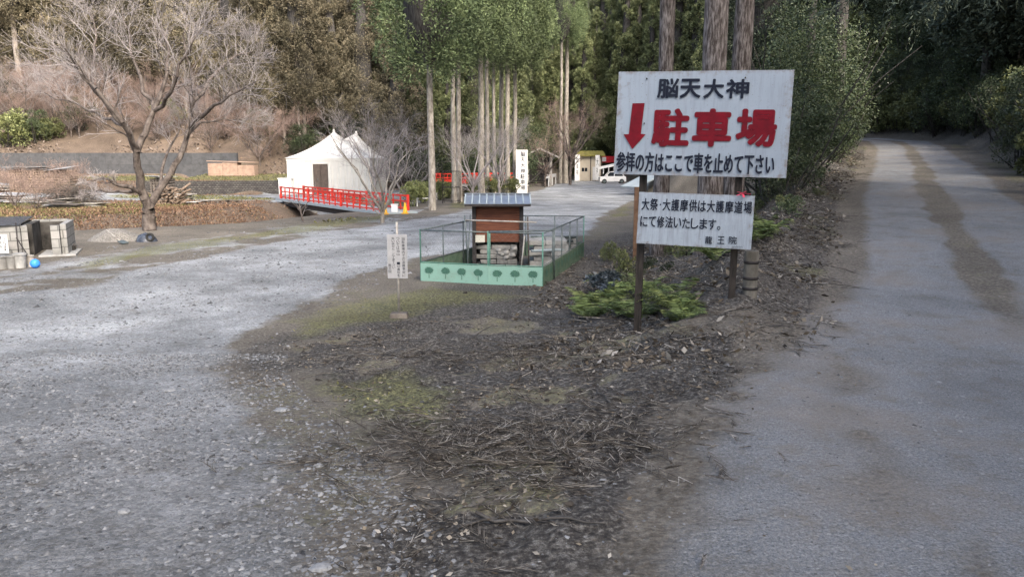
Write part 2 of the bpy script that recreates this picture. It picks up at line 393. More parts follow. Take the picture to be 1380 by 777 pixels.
M['f_brown'] = foliage('olive_brown_cedar_foliage', (.07,.066,.042), (.145,.128,.085), (.24,.205,.14))
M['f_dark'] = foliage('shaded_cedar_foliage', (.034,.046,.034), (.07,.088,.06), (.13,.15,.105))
M['f_leaf'] = foliage('evergreen_leaves', (.02,.032,.016), (.05,.068,.032), (.12,.14,.075), 2.5, rough=.42)
M['f_olive'] = foliage('olive_shrub_leaves', (.05,.06,.025), (.11,.125,.05), (.20,.21,.09), 2)
M['f_bluish'] = foliage('dark_glossy_leaves', (.012,.018,.016), (.035,.045,.05), (.10,.12,.15), 4, rough=.3)
M['fern'] = foliage('fern_fronds', (.055,.08,.028), (.115,.15,.05), (.22,.25,.095), 3)

def leafquads(C, D, L, Wd):
    """diamond leaves: centre C, direction D (unit), length L, width Wd"""
    n = len(C); r = RNG.normal(size=(n, 3)); S = np.cross(D, r); S /= np.linalg.norm(S, axis=1, keepdims=True)+1e-9
    L = L[:, None]; Wd = Wd[:, None]
    N = np.cross(D, S)
    a = C; b = C+D*L*.45+S*Wd*.5+N*L*.06; c = C+D*L; d = C+D*L*.45-S*Wd*.5+N*L*.06
    V = np.stack([a, b, c, d], 1).reshape(-1, 3); F = np.arange(4*n).reshape(-1, 4); return V, F
def unit(v): return v/(np.linalg.norm(v, axis=1, keepdims=True)+1e-9)
NCORE = 159
def cedar_crown(z0, z1, rm, n=120, per=200, leaf=.2, power=.8, droop=.25, seed=0, tuft=1.0):
    """boughs as rounded tufts set over a cone, each tuft covered with small sprays"""
    rg = np.random.default_rng(seed)
    u = 1-np.sqrt(rg.random(n)); u = np.where(rg.random(n) < .3, rg.random(n), u); u = np.clip(u, .005, .985); th = rg.random(n)*2*np.pi
    def rad(u, th):
        return rm*np.clip(1-u, 0, 1)**power*np.clip((u+.03)/.12, .5, 1)*(.8+.4*vnoise(th*1.3+seed, u*5+seed*3.1, seed))
    r = rad(u, th)*(.74+.3*rg.random(n)); z = z0+u*(z1-z0)-droop*r*.3
    C = np.stack([r*np.cos(th), r*np.sin(th), z], 1); lr = tuft*.30*rm*(.55+.55*rg.random(n))*(1.1-.65*u)
    out = unit(np.stack([np.cos(th), np.sin(th), np.full(n, .55)], 1))
    k = np.repeat(np.arange(n), per); m = n*per
    o = unit(rg.normal(size=(m, 3))+out[k]*.85); sc_ = np.array((1, 1, 1.25))
    P_ = C[k]+o*sc_*(lr[k]*(.72+.33*rg.random(m)))[:, None]
    D = unit(o*.9+rg.normal(size=(m, 3))*.5+np.array((0, 0, .15)))
    Vl, Fl = leafquads(P_-D*leaf*.4, D, leaf*(.6+.7*rg.random(m)), leaf*.34*(.7+.6*rg.random(m)))
    a, b = 12, 14; tt, uu = np.meshgrid(np.linspace(0, 2*np.pi, a, endpoint=False), np.linspace(0, .96, b))
    rr = rad(uu, tt)*.42*np.clip(.25+uu*9, 0, 1); Vc = np.stack([rr*np.cos(tt), rr*np.sin(tt), z0+.3+uu*(z1-z0-.6)-droop*rr*.3], -1).reshape(-1, 3)
    Fc = np.array([(j*a+i, j*a+(i+1) % a, (j+1)*a+(i+1) % a, (j+1)*a+i) for j in range(b-1) for i in range(a)]+[(i, (i+3)%a, (i+6)%a, (i+9)%a) for i in range(3)])
    return np.concatenate([Vl, Vc]), np.concatenate([Fl, Fc+len(Vl)])
def trunk_mesh(h, r0, r1, n=10, lean=(0, 0), seed=0, flare=1.35):
    rg = np.random.default_rng(seed); k = 14; V = []; F = []
    for j in range(k+1):
        t = j/k; z = -.5+t*(h+.5); r = (r0+(r1-r0)*t)*(1+(flare-1)*math.exp(-max(z, 0)*2.2))
        for i in range(n):
            a = 2*math.pi*i/n; q = r*(1+.05*rg.standard_normal()); V.append((q*math.cos(a)+lean[0]*t+.02*math.sin(z*.9+seed), q*math.sin(a)+lean[1]*t, z))
    for j in range(k):
        for i in range(n): F.append((j*n+i, j*n+(i+1) % n, (j+1)*n+(i+1) % n, (j+1)*n+i))
    return V, F
class Segs:
    def __init__(s): s.a = []; s.b = []; s.ra = []; s.rb = []
    def add(s, a, b, ra, rb): s.a.append(tuple(a)); s.b.append(tuple(b)); s.ra.append(ra); s.rb.append(rb)
    def poly(s, pts, r0, r1):
        n = len(pts)-1
        for i in range(n): s.add(pts[i], pts[i+1], r0+(r1-r0)*i/n, r0+(r1-r0)*(i+1)/n)
    def mesh(s, n=3):
        A = np.array(s.a); B = np.array(s.b); ra = np.array(s.ra); rb = np.array(s.rb); D = unit(B-A)
        up = np.where(np.abs(D[:, 2:3]) < .9, [[0, 0, 1.0]], [[1.0, 0, 0]]); S = unit(np.cross(D, up)); T = np.cross(S, D)
        an = np.arange(n)*2*np.pi/n; V = []
        for c, r in ((A, ra), (B, rb)):
            V.append(c[:, None, :]+r[:, None, None]*(np.cos(an)[None, :, None]*S[:, None, :]+np.sin(an)[None, :, None]*T[:, None, :]))
        V = np.concatenate(V, 1).reshape(-1, 3); k = np.arange(len(A))[:, None, None]*2*n; i = np.arange(n)
        q = np.stack([i, (i+1) % n, n+(i+1) % n, n+i], 1)[None]; return V, (k+q).reshape(-1, 4)
def wander(p, d, L, n, rg, bend=.25, up=.06):
    pts = [np.array(p, float)]; d = np.array(d, float)
    for i in range(n):
        d = d+rg.normal(size=3)*bend*.5; d[2] += up; d /= np.linalg.norm(d)+1e-9; pts.append(pts[-1]+d*L/n)
    return pts
def spawn(pts, r, level, big, small, rg, spec):
    """side branches along a limb; spec[level] = (count, length, ratio)"""
    if level >= len(spec): return
    cnt, L, up = spec[level]; n = len(pts)-1
    for k in range(cnt):
        t = .22+.78*(k+rg.random())/cnt; f = t*n; i = min(int(f), n-1); p = pts[i]+(pts[i+1]-pts[i])*(f-i)
        tan = pts[i+1]-pts[i]; tan = tan/(np.linalg.norm(tan)+1e-9)
        d = rg.normal(size=3); d -= tan*np.dot(d, tan); d /= np.linalg.norm(d); d = d*.8+tan*.75; d[2] += up
        ll = L*(.6+.7*rg.random())*(1.15-.5*t); rr = max(r*(1-.5*t)*.52, .0035)
        q = wander(p, d/np.linalg.norm(d), ll, 4 if level < 2 else 3, rg, .28, .05)
        (big if rr > .016 else small).poly(q, rr, max(rr*.45, .0035)); spawn(q, rr, level+1, big, small, rg, spec)
def bare_tree(limbs, spec, seed, trunkmat, twigmat, name='bare_tree', loc=(0, 0, 0), n=7, **kw):
    """limbs: list of (points, r0, r1) in local space"""
    rg = np.random.default_rng(seed); big = Segs(); small = Segs()
    for lm in limbs:
        pts, r0, r1 = lm[:3]; sp_ = [(c_, L_*(lm[3] if len(lm) > 3 else 1), u_) for c_, L_, u_ in spec]
        pts = [np.array(p, float) for p in pts]; fine = [pts[0]]
        for a, b in zip(pts[:-1], pts[1:]):
            for k in (1, 2, 3): fine.append(a+(b-a)*k/3+(rg.normal(size=3)*.035*np.linalg.norm(b-a) if k < 3 else 0))
        big.poly(fine, r0, r1); (r0 > .2 and len(limbs) > 10) or spawn(fine[len(fine)//3:], (r0+r1)/2*.8, 0, big, small, rg, sp_)
    root = empty(name, loc, **kw); V, F = big.mesh(n); mesh_np('trunk', V, F, trunkmat, root, smooth=True)
    V, F = small.mesh(3); mesh_np('crown', V, F, twigmat, root); return root
def auto_limbs(h, spread, k, seed, r=.1, fork=.35):
    rg = np.random.default_rng(seed); base = np.array((0, 0, -.2)); f = np.array((rg.normal()*.1, rg.normal()*.1, h*fork)); L = [([base, base*.4+f*.6, f], r, r*.8)]
    for i in range(k):
        a = 2*math.pi*(i+rg.random()*.6)/k; s = spread*(.6+.5*rg.random()); hh = h*(.75+.3*rg.random())
        L.append(([f, f+np.array((math.cos(a)*s*.35, math.sin(a)*s*.35, (hh-f[2])*.45)), f+np.array((math.cos(a)*s*.8, math.sin(a)*s*.8, hh-f[2]))], r*.6, r*.12))
    return L
def leafy(n, size, radii, lumps, leaf, seed, zc=None, fill=.35):
    """broad-leaved foliage as leaf-sized faces in clumps"""
    rg = np.random.default_rng(seed); radii = np.array(radii, float); zc = radii[2] if zc is None else zc
    c = unit(rg.normal(size=(lumps, 3)))*(rg.random((lumps, 1))**.45)*radii*.8; c[:, 2] += zc
    lr = .30*radii.mean()*(.6+.8*rg.random(lumps)); k = rg.integers(0, lumps, n)
    o = unit(rg.normal(size=(n, 3))+np.array((0, 0, .35))); C = c[k]+o*(lr[k]*(1-fill*rg.random(n)))[:, None]
    D = unit(o+rg.normal(size=(n, 3))*.8+np.array((0, 0, -.1)))
    return leafquads(C, D, leaf*(.6+.8*rg.random(n)), leaf*.5*(.7+.6*rg.random(n)))
# ---------------------------------------------------------------- cedars
def make_cedar(name, kind, z0, h, rm, mt, seed, leaf=.42, n=130, r=.16, bark='bark', power=.8, per=200, label='', group='', loc=(0,0,0)):
    root = empty('cedar_tree', loc, label=label, cat='tree', group=group)
    V, F = trunk_mesh(h*.96, r, .04, seed=seed); mesh_np('trunk', V, F, M[bark], root, smooth=True)
    V, F = cedar_crown(z0, h, rm, n=n, leaf=leaf, seed=seed, power=power, per=per); mesh_np('crown', V, F, mt, root, core=NCORE, coremat=M['barkdark'])
    return root
LB = {'brown': 'olive-brown conifer packed in the forest on the left slope', 'back': 'pointed yellow-green cedar in the dense stand behind the road end',
      'dark': 'dark shaded conifer crowding the slope above the right road'}
GR = {'brown': 'olive-brown conifers on the left slope', 'back': 'yellow-green cedars behind the road end', 'dark': 'dark conifers above the right road'}
protos = {}
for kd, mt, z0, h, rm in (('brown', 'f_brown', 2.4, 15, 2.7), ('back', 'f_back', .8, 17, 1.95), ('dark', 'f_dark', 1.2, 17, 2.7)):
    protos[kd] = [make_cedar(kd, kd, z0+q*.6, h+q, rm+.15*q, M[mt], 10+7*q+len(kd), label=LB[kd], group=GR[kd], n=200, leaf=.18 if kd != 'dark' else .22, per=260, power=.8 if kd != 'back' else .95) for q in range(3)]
used = set(); rgf = np.random.default_rng(5)
def onroad(x, y, m=1.0): return abs(float(project(np.array([x]), np.array([y]), ROAD)[0][0])) < HW+m
def plant(kd, x, y, s=1.0, rz=None, dz=0):
    if onroad(x, y, 2.0): return None
    k = int(rgf.integers(0, 3)); p = protos[kd][k]; loc = (x, y, gz(x, y)-.2+dz); rz = rgf.random()*6.28 if rz is None else rz
    if id(p) not in used:
        used.add(id(p)); p.location = loc; p.rotation_euler = (0, 0, rz); p.scale = (s, s, s); return p
    return copy_tree(p, loc, rz, s, ch=PK[id(p)])
PK = {id(p): kids(p) for v in protos.values() for p in v}
cnt = {'brown': 0, 'back': 0, 'dark': 0}
for row in range(6):
    for pxx in np.arange(-40-(272 if row < 4 else 0), 1080, 27 if row < 2 else 34):
        xs_ = None
        pj = pxx+rgf.normal()*7
        # walk out along this sight line to the foot of the hill
        ys_ = np.arange(45, 185, .5); xq = np.array([X(pj, q, 150) for q in ys_]); ft = np.interp(xq, [-120,-60,-30,-18,-10,-4,0,4,9,15,22,30,60], [46,60,64,66,69,76,92,112,117,117,84,74,70])
        k = np.argmax(ys_ > ft); d0 = ys_[k]
        if pj < 190: off, kd = 12, 'brown'
        elif pj < 330: off, kd = 8, 'brown'
        elif pj < 520: off, kd = 5, 'brown'
        else: off, kd = 1.5, 'back'
        if 0 < pj < 190 and (row > 3 or rgf.random() < .25): continue
        d = d0+off+row*4.6+rgf.normal()*1.0; xx = X(pj, d, 150)
        if d > 200: continue
        s = .78+.38*rgf.random()+(.02*row)
        if row == 5 and pj < 560: continue
        if kd == 'back' and pj > 650: s *= 1.45
        if kd == 'back' and 500 < pj < 560: kd = 'brown' if rgf.random() < .5 else 'back'
        plant(kd, xx, d, s); cnt[kd] += 1
# dark stand on the right
for row in range(4):
    for pxx in np.arange(1040, 1520, 36):
        pj = pxx+rgf.normal()*9; d = (57 if pj < 1250 else 46 if pj < 1330 else 34)+row*5+rgf.normal()*1.2; xx = X(pj, d, 120)
        plant('dark', xx, d, .8+.45*rgf.random()); cnt['dark'] += 1
# conifers added out of view, behind and right of the camera, to shade the foreground
for k in range(14):
    y_ = -34+k*2.6+rgf.normal(); base = np.interp(y_, ROAD[:8, 1], ROAD[:8, 0]); plant('dark', base+13+rgf.random()*9, y_, 1.0+.2*rgf.random())
print('forest', cnt)
# the tall cedars with bare trunks in the middle
CT = [(582,33.5,.17,5.6,'slim pale-trunked cedar standing alone left of the tall cedar group'), (612,41,.15,7.4,'cedar of the close pair behind the iron frame, left trunk'),
      (619,42,.15,7.6,'cedar of the close pair behind the iron frame, right trunk'), (649,47,.21,8.2,'thick cedar with mossy lower trunk behind the notice kiosk'),
      (657,52,.16,9.2,'slender cedar just right of the mossy cedar trunk'), (666,55,.14,9.6,'thin cedar trunk between the mossy cedar and the cedar cluster'),
      (676,56,.2,9.0,'left cedar of the tight cluster behind the vertical white sign'), (684,55,.2,9.0,'thickest cedar of the tight cluster behind the vertical white sign'),
      (694,58,.18,9.6,'right cedar of the tight cluster behind the vertical white sign'), (762,95,.34,17,'thick cedar trunk beside the far hut with mossy roof'),
      (755,92,.24,16,'thinner cedar trunk left of the far hut with mossy roof')]
for k, (px_, d, r, z0, lb) in enumerate(CT):
    x_ = X(px_, d, 262); root = empty('tall_cedar', (x_, d, gz(x_, d)-.05), label=lb, cat='tree', group='tall bare-trunked cedars in the middle')
    h = z0+12+rgf.random()*3
    V, F = trunk_mesh(h, r, r*.35, lean=(0, .3), seed=k, flare=1.25); mesh_np('trunk', V, F, M['barkpale'], root, smooth=True)
    V, F = cedar_crown(z0+.5, h+1.5, 2.7+.5*rgf.random(), n=170, leaf=.16, seed=40+k, power=.62, per=260); mesh_np('crown', V, F, M['f_center'], root, core=NCORE, coremat=M['barkdark'])
# big trunks behind the big sign
for px_, d, r, lb in ((891,15.5,.165,'left trunk of the three big trees behind the large sign'), (956,13.2,.215,'thickest middle trunk of the three big trees behind the large sign'),
                      (990,14.2,.175,'right trunk of the three big trees behind the large sign'), (1117,25,.22,'dark trunk rising from the bushes left of the right road'),
                      (1078,22,.13,'thin dark trunk just right of the large sign top')):
    x_ = X(px_, d, 260); root = empty('big_cedar', (x_, d, gz(x_, d)), label=lb, cat='tree')
    V, F = trunk_mesh(19, r, r*.55, n=18, seed=px_, flare=1.3); mesh_np('trunk', V, F, M['barknear' if px_ < 1000 else 'barkdark'], root, smooth=True)
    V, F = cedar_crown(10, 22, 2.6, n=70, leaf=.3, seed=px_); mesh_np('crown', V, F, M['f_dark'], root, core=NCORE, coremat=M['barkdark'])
# ---------------------------------------------------------------- bare cherry tree by the stream (limbs drawn in a plane at its own distance, with depth)
d0 = 23.6; base = at(200, d0, 308); 
def lp(px_, py_, dy=0):
    q = P(px_, py_, d0+dy); return (q.x-base.x, q.y-base.y, q.z-base.z)
trunkb = (0, 0, -.3)
CH = [([trunkb, lp(201,290), lp(199,275,-.1)], .22, .18),
      ([lp(199,275,-.1), lp(190,255,-.2), lp(185,225,-.5), lp(184,205,-.7), lp(170,170,-1), lp(140,135,-1.5), lp(112,105,-1.8), lp(85,60,-2.2)], .15, .025),
      ([lp(201,278), lp(213,258,.3), lp(230,235,.5), lp(245,205,.7), lp(257,172,.9), lp(262,135,1), (lp(258,95,1.2)), lp(247,45,1)], .14, .02),
      ([lp(192,262,-.2), lp(178,253,-.6), lp(160,250,-1), lp(140,240,-1.3), lp(118,244,-1.5)], .08, .02, .3),
      ([lp(180,258,-.4), lp(160,258,-.2), lp(135,256,.2), lp(110,262,.6)], .06, .015, .25),
      ([lp(184,205,-.7), lp(196,180,-.3), lp(207,150,0), lp(222,110,.2), lp(228,70,.4), lp(214,20,.4)], .11, .02),
      ([lp(185,200,-.7), lp(165,165,-1.6), lp(130,120,-2), lp(100,90,-1), lp(70,75,-.5)], .08, .018),
      ([lp(170,170,-1), lp(140,160,.6), lp(105,140,1.5), lp(60,125,2)], .06, .015),
      ([lp(207,150,0), lp(190,105,.9), lp(175,60,1.4), lp(165,15,1.8)], .07, .015),
      ([lp(257,172,.9), lp(280,150,.2), lp(310,128,-.6), lp(345,110,-1)], .08, .015),
      ([lp(262,135,1), lp(290,100,1.8), lp(318,75,2.2), lp(340,70,2.4)], .07, .015),
      ([lp(250,190,.8), lp(270,165,1.6), lp(300,160,2), lp(330,160,2.2)], .05, .012),
      ([lp(207,150,0), lp(230,125,-1), lp(255,70,-1.6), lp(270,40,-1.8)], .07, .015),
      ([lp(215,255,.3), lp(222,215,1), lp(240,180,1.8), lp(250,150,2.2)], .06, .015, .6),
      ([lp(140,135,-1.5), lp(125,90,-.5), lp(130,50,0), lp(120,10,.5)], .06, .012)]
bare_tree(CH, [(10, 1.3, .22), (7, .8, .18), (4, .45, .12)], 3, M['cherry'], M['twig'], 'cherry_tree', base, label='large bare cherry tree forking at its base beside the stream', cat='tree')
# smaller bare trees
def small_bare(px_, py_, d, h, spread, seed, label, mt='twig', tr='cherry', k=6, spec=((7, 1.0, .2), (6, .6, .15), (4, .32, .1)), r=.09, fork=.3, group=None, name='bare_tree'):
    return bare_tree(auto_limbs(h, spread, k, seed, r, fork), list(spec), seed, M[tr], M[mt], name, at(px_, d, py_), n=6, label=label, cat='tree', group=group)
small_bare(515, 300, 26.5, 3.3, 2.3, 11, 'small bare cherry with several stems beside the near end of the red bridge', k=7, fork=.12, tr='barkpale', spec=((6, .9, .2), (5, .5, .15), (3, .3, .1)))
small_bare(505, 250, 52, 5.9, 4.0, 12, 'rounded pale bare tree just right of the white marquee', k=10, fork=.25, tr='twig', spec=((8, 1.4, .2), (6, .85, .15), (4, .45, .1)))
small_bare(545, 245, 50, 4.6, 3.0, 13, 'pale bare tree between the marquee and the slim cedar', k=7, tr='twig')
small_bare(636, 270, 37, 3.4, 1.9, 14, 'pale bare tree with one crooked stem between the two nearest cedars', tr='twig')
small_bare(675, 262, 43, 4.2, 2.5, 15, 'pale bare tree directly left of the vertical white sign', tr='twig')
small_bare(408, 300, 27, 1.2, 1.0, 16, 'low leafless sapling leaning over the stream under the red bridge', k=3, r=.035, spec=((4,.5,.1),(3,.25,.1)))
small_bare(768, 235, 84, 8.5, 5.2, 17, 'wide pinkish bare cherry near the far hut', mt='twigbrown', k=9, r=.2, spec=((7, 1.9, .2), (6, 1.1, .15), (5, .6, .1)))
small_bare(735, 240, 74, 4.6, 3.6, 18, 'low brownish bare tree spreading over the dark shelter', mt='twigbrown', k=8, r=.13, spec=((7, 1.3, .05), (6, .8, .05), (4, .5, 0)))
small_bare(350, 215, 66, 4.5, 4.2, 19, 'brownish bare tree on the slope behind the left end of the marquee', mt='twigbrown', k=8, fork=.15, spec=((7, 1.5, .1), (6, .9, .05), (4, .5, 0)))
small_bare(295, 205, 69, 4.2, 4.0, 20, 'brownish bare tree on the slope above the brown board stack', mt='twigbrown', k=8, fork=.15, spec=((7, 1.5, .1), (6, .9, .05), (4, .5, 0)))
small_bare(395, 205, 69, 4.0, 3.6, 21, 'brownish bare thicket tree directly behind the marquee peak', mt='twigbrown', k=8, fork=.15, spec=((7, 1.4, .1), (6, .8, .05), (4, .5, 0)))
small_bare(40, 215, 66, 6.5, 4.5, 22, 'greyish bare tree on the slope behind the sheet-covered lumber', k=7, fork=.2, spec=((7, 1.7, .2), (6, 1.0, .1), (4, .6, 0)))
small_bare(110, 215, 67, 5.5, 4.5, 23, 'greyish bare tree on the slope left of the cherry trunk', mt='twigbrown', k=8, fork=.2, spec=((7, 1.7, .2), (6, 1.0, .1), (4, .6, 0)))
small_bare(215, 205, 68, 5.5, 4.0, 24, 'greyish bare tree on the slope behind the cherry crown', mt='twigbrown', k=8, fork=.2, spec=((7, 1.7, .2), (6, 1.0, .1), (4, .6, 0)))
small_bare(18, 268, 36, 1.9, 1.7, 25, 'tangled leafless bush in front of the brown woodpile', mt='twigbrown', k=9, fork=.03, r=.03, spec=((8, .7, .1), (6, .4, .1), (3, .25, 0)), name='bare_bush')
small_bare(60, 280, 34, 1.3, 1.5, 26, 'tangled leafless bush right of the woodpile bush', mt='twigbrown', k=9, fork=.03, r=.025, spec=((8, .6, .1), (6, .35, .1), (3, .2, 0)), name='bare_bush')
small_bare(96, 240, 46, 1.5, 1.3, 27, 'thin leafless bush behind the dark brush heap', mt='twigbrown', k=8, fork=.05, r=.03, spec=((7, .8, .1), (5, .5, .1), (3, .3, 0)), name='bare_bush')
# trunks at the top left
for px_, d, r, lb in ((31,72,.3,'straight brown trunk at the far left of the slope'), (96,76,.16,'thin grey trunk on the slope behind the cherry crown, left one'), (150,76,.2,'grey trunk on the slope behind the middle of the cherry crown'),
                      (318,72,.18,'pale trunk at the slope foot right of the cherry crown, left of two'), (334,74,.14,'pale trunk at the slope foot right of the cherry crown, right of two'), (357,73,.2,'dark trunk at the forest edge above the brown thicket'),(402,70,.12,'thin trunk directly behind the marquee left end')):
    x_ = X(px_, d, 150); root = empty('forest_tree', (x_, d, gz(x_, d)), label=lb, cat='tree')
    V, F = trunk_mesh(13, r, r*.5, seed=px_, flare=1.15); mesh_np('trunk', V, F, M['bark'], root, smooth=True)
    V, F = cedar_crown(8.5, 17, 2.3, n=90, leaf=.22, seed=px_); mesh_np('crown', V, F, M['f_brown'], root, core=NCORE, coremat=M['barkdark'])
# ---------------------------------------------------------------- shrubs
def shrub_proto(name, mt, n, radii, lumps, leaf, seed, stems=6):
    root = empty(name, (0,0,0)); s = Segs(); rg = np.random.default_rng(seed)
    for k in range(stems): s.poly(wander((rg.normal()*.1, rg.normal()*.1, -.15), unit(np.array([[rg.normal()*.5, rg.normal()*.5, 1]]))[0], radii[2]*1.7, 4, rg, .25), .03, .01)
    V, F = s.mesh(5); mesh_np('stem', V, F, M['barkdark'], root)
    V, F = leafy(n, 1, radii, lumps, leaf, seed); mesh_np('foliage', V, F, mt, root); return root
SH = {'leaf': [shrub_proto('evergreen_shrub', M['f_leaf'], 7500, (1.15, 1.15, 1.0+.2*k), 30, .062, 50+k) for k in range(3)],
      'olive': [shrub_proto('olive_shrub', M['f_olive'], 3800, (1.1, 1.1, .8), 20, .11, 60+k) for k in range(2)],
      'tall': [shrub_proto('evergreen_tree', M['f_leaf'], 11000, (1.5, 1.5, 2.6), 50, .075, 70+k, 5) for k in range(2)],
      'glossy': [shrub_proto('glossy_plant', M['f_bluish'], 1300, (.34, .34, .26), 12, .06, 88, 4)],
      'cover': [shrub_proto('ground_shrub', M['f_olive' if k == 0 else 'f_leaf'], 1000, (.42, .42, .24), 11, .05, 80+k, 3) for k in range(2)]}
SHK = {id(p): kids(p) for v in SH.values() for p in v}
def shrub(kd, x_, y_, s, label, group, sz=None, dz=0):
    if onroad(x_, y_, .35+.45*s): return None
    pxx = 690+997*x_/(y_*math.cos(PITCH))
    if pxx < 1015 and y_ < 42 and kd in ('leaf', 'tall') : return None
    k = int(rgf.integers(0, len(SH[kd]))); p = SH[kd][k]; loc = (x_, y_, gz(x_, y_)-.05+dz); rz = rgf.random()*6.28
    sc_ = (s, s, (sz or s))
    if id(p) in used: return copy_tree(p, loc, rz, sc_, label, group, ch=SHK[id(p)])
    used.add(id(p)); p.location = loc; p.rotation_euler = (0, 0, rz); p.scale = sc_; tag(p, label, 'tree' if kd == 'tall' else 'shrub', group)
    return p
for v in SH.values():
    for p in v: p['category'] = 'tree' if 'tree' in p.name else 'shrub'
def edge_x(y_, side): # x at a distance from the road centre
    return float(np.interp(y_, ROAD[1:13, 1], ROAD[1:13, 0]))+side
g1 = 'dark evergreen shrubs on the verge left of the right road'; l1 = 'dark evergreen shrub on the verge between the large sign and the right road'
for k in range(40):
    y_ = 15.5+k*.95+rgf.normal()*.5; off = -2.7-rgf.random()*1.7
    shrub('leaf', edge_x(y_, off), y_, .75+.5*rgf.random(), l1, g1)
for k in range(18):
    y_ = 20+k*2.0+rgf.normal()*.6; shrub('tall', edge_x(y_, -3.3-rgf.random()*1.9), y_, .85+.5*rgf.random(), 'dark broad-leaved evergreen tree between the big trunks and the right road', 'evergreen trees left of the right road')
g2 = 'dark shrubs on the bank right of the right road'; l2 = 'dark evergreen shrub on the steep bank beside the right road'
for k in range(70):
    y_ = 11+k*.72+rgf.normal()*.4; off = 3.6+rgf.random()*4.5
    if y_ > 52: off = 3.5+rgf.random()*3
    shrub('leaf', edge_x(y_, off/math.cos(.43)), y_, .6+.55*rgf.random(), l2, g2)
for k in range(64):
    t = rgf.random(); px_ = 1246+150*t; py_ = 188+56*t**1.25; q = G(px_, py_, 12, 60); rr_ = (k % 4)*1.25
    shrub('leaf' if k % 5 else 'olive', q.x+rr_*.9+.3, q.y+rr_*.3, .7+.45*rgf.random()+.1*(k % 4), l2, g2)
for k in range(60):
    q = G(1165+150*rgf.random(), 95+86*rgf.random(), 30, 75); shrub('leaf' if k % 2 else 'olive', q.x, q.y, .9+.6*rgf.random(), 'shrub on the slope beyond the bend of the right road', 'shrubs beyond the road bend')
for k in range(26):   # beyond the bend
    px_ = 1110+k*10+rgf.normal()*5; d = 47+rgf.random()*5+(k % 2)*2; shrub('olive' if k % 3 == 0 else 'leaf', X(px_, d, 185), d, 1.3+.6*rgf.random(), 'shrub on the slope beyond the bend of the right road', 'shrubs beyond the road bend')
for px_, d, s, kd, lb in ((18,64.5,2.0,'olive','bright green shrub low on the slope at the far left'), (52,65.5,1.5,'leaf','dark green shrub on the slope right of the bright green shrub'), (68,66,1.3,'olive','dull green shrub on the slope under the cherry twigs'),
        (110,68,1.6,'leaf','green shrub on the slope behind the left cherry limbs'), (230,70,1.5,'olive','pale green shrub on the slope behind the cherry fork'), (350,69,1.4,'leaf','green shrub at the slope foot behind the stone terrace wall'),
        (430,73,2.6,'leaf','dark green evergreen behind the left marquee roof'), (455,74,2.8,'leaf','dark green evergreen directly behind the marquee peaks'), (480,73,2.4,'leaf','dark green evergreen right behind the second marquee peak'),(560,70,2.6,'leaf','dark green evergreen behind the slim cedar'),
        (8,70,2.4,'leaf','large dark shrub on the slope beside the far-left trunk'),(410,68,1.8,'leaf','dark green shrub left behind the marquee'),
        (595,60,2.4,'leaf','dark evergreen behind the far red bridge, left part'),(640,64,2.6,'leaf','dark evergreen behind the middle of the far red bridge'),(690,70,2.6,'leaf','dark evergreen behind the right part of the far red bridge'),(720,84,2.6,'leaf','dark evergreen behind the dark shelter'),(535,66,2.2,'leaf','dark evergreen between marquee and slim cedar'),(790,112,2.6,'leaf','dark evergreen behind the far hut'),(815,118,2.8,'leaf','dark evergreen above the red banner'),(850,110,3.2,'leaf','dark evergreen behind the left edge of the large sign')):
    shrub(kd, X(px_, d, 215), d, s, lb, None)
for px_, d, s, lb in ((556,37,.8,'olive shrub on the stream bank left of the slim cedar'), (570,40,.75,'olive shrub on the stream bank behind the slim cedar'), (596,44,.75,'olive shrub under the left end of the far red bridge'),(604,46,.6,'small olive shrub behind the iron frame'),
                      (640,50,.8,'olive shrub under the middle of the far red bridge'), (664,52,.85,'olive shrub left of the pale bare tree by the vertical sign'), (690,55,.75,'olive shrub at the foot of the vertical white sign')):
    shrub('olive', X(px_, d, 262), d, s, lb, None, dz=.1)
GLOSSY = shrub('glossy', *(lambda q: (q.x, q.y))(G(812, 398)), 1.25, 'dark bluish glossy plant on the litter left of the ferns', None, .85)
shrub('cover', *(lambda q: (q.x, q.y))(G(820, 352)), .6, 'thin dark seedling between the netted enclosure and the small sign', None, 1.0)
shrub('cover', *(lambda q: (q.x, q.y))(G(840, 372)), .7, 'dark seedling behind the glossy plant', None, 1.2)
for k in range(110):
    y_ = 8.0+k*.2+rgf.normal()*.3
    if y_ < 11.5: continue
    off = -2.0-rgf.random()*3.4
    shrub('cover', edge_x(y_, off), y_, .35+.5*rgf.random(), 'low evergreen seedling clump on the littered verge beside the right road', 'low seedlings on the verge', None)
bush0 = [o for o in COL.objects if o.name.startswith('bare_tree') and 'slope' in o.get('label', '')]
for k in range(44):
    src = bush0[k % len(bush0)]; px_ = -20+420*rgf.random(); d = 66.5+7*rgf.random(); x_ = X(px_, d, 180)
    copy_tree(src, (x_, d, gz(x_, d)), rgf.random()*6.28, .45+.35*rgf.random(), 'low leafless scrub tree among the brown litter of the left slope', 'leafless scrub on the left slope')
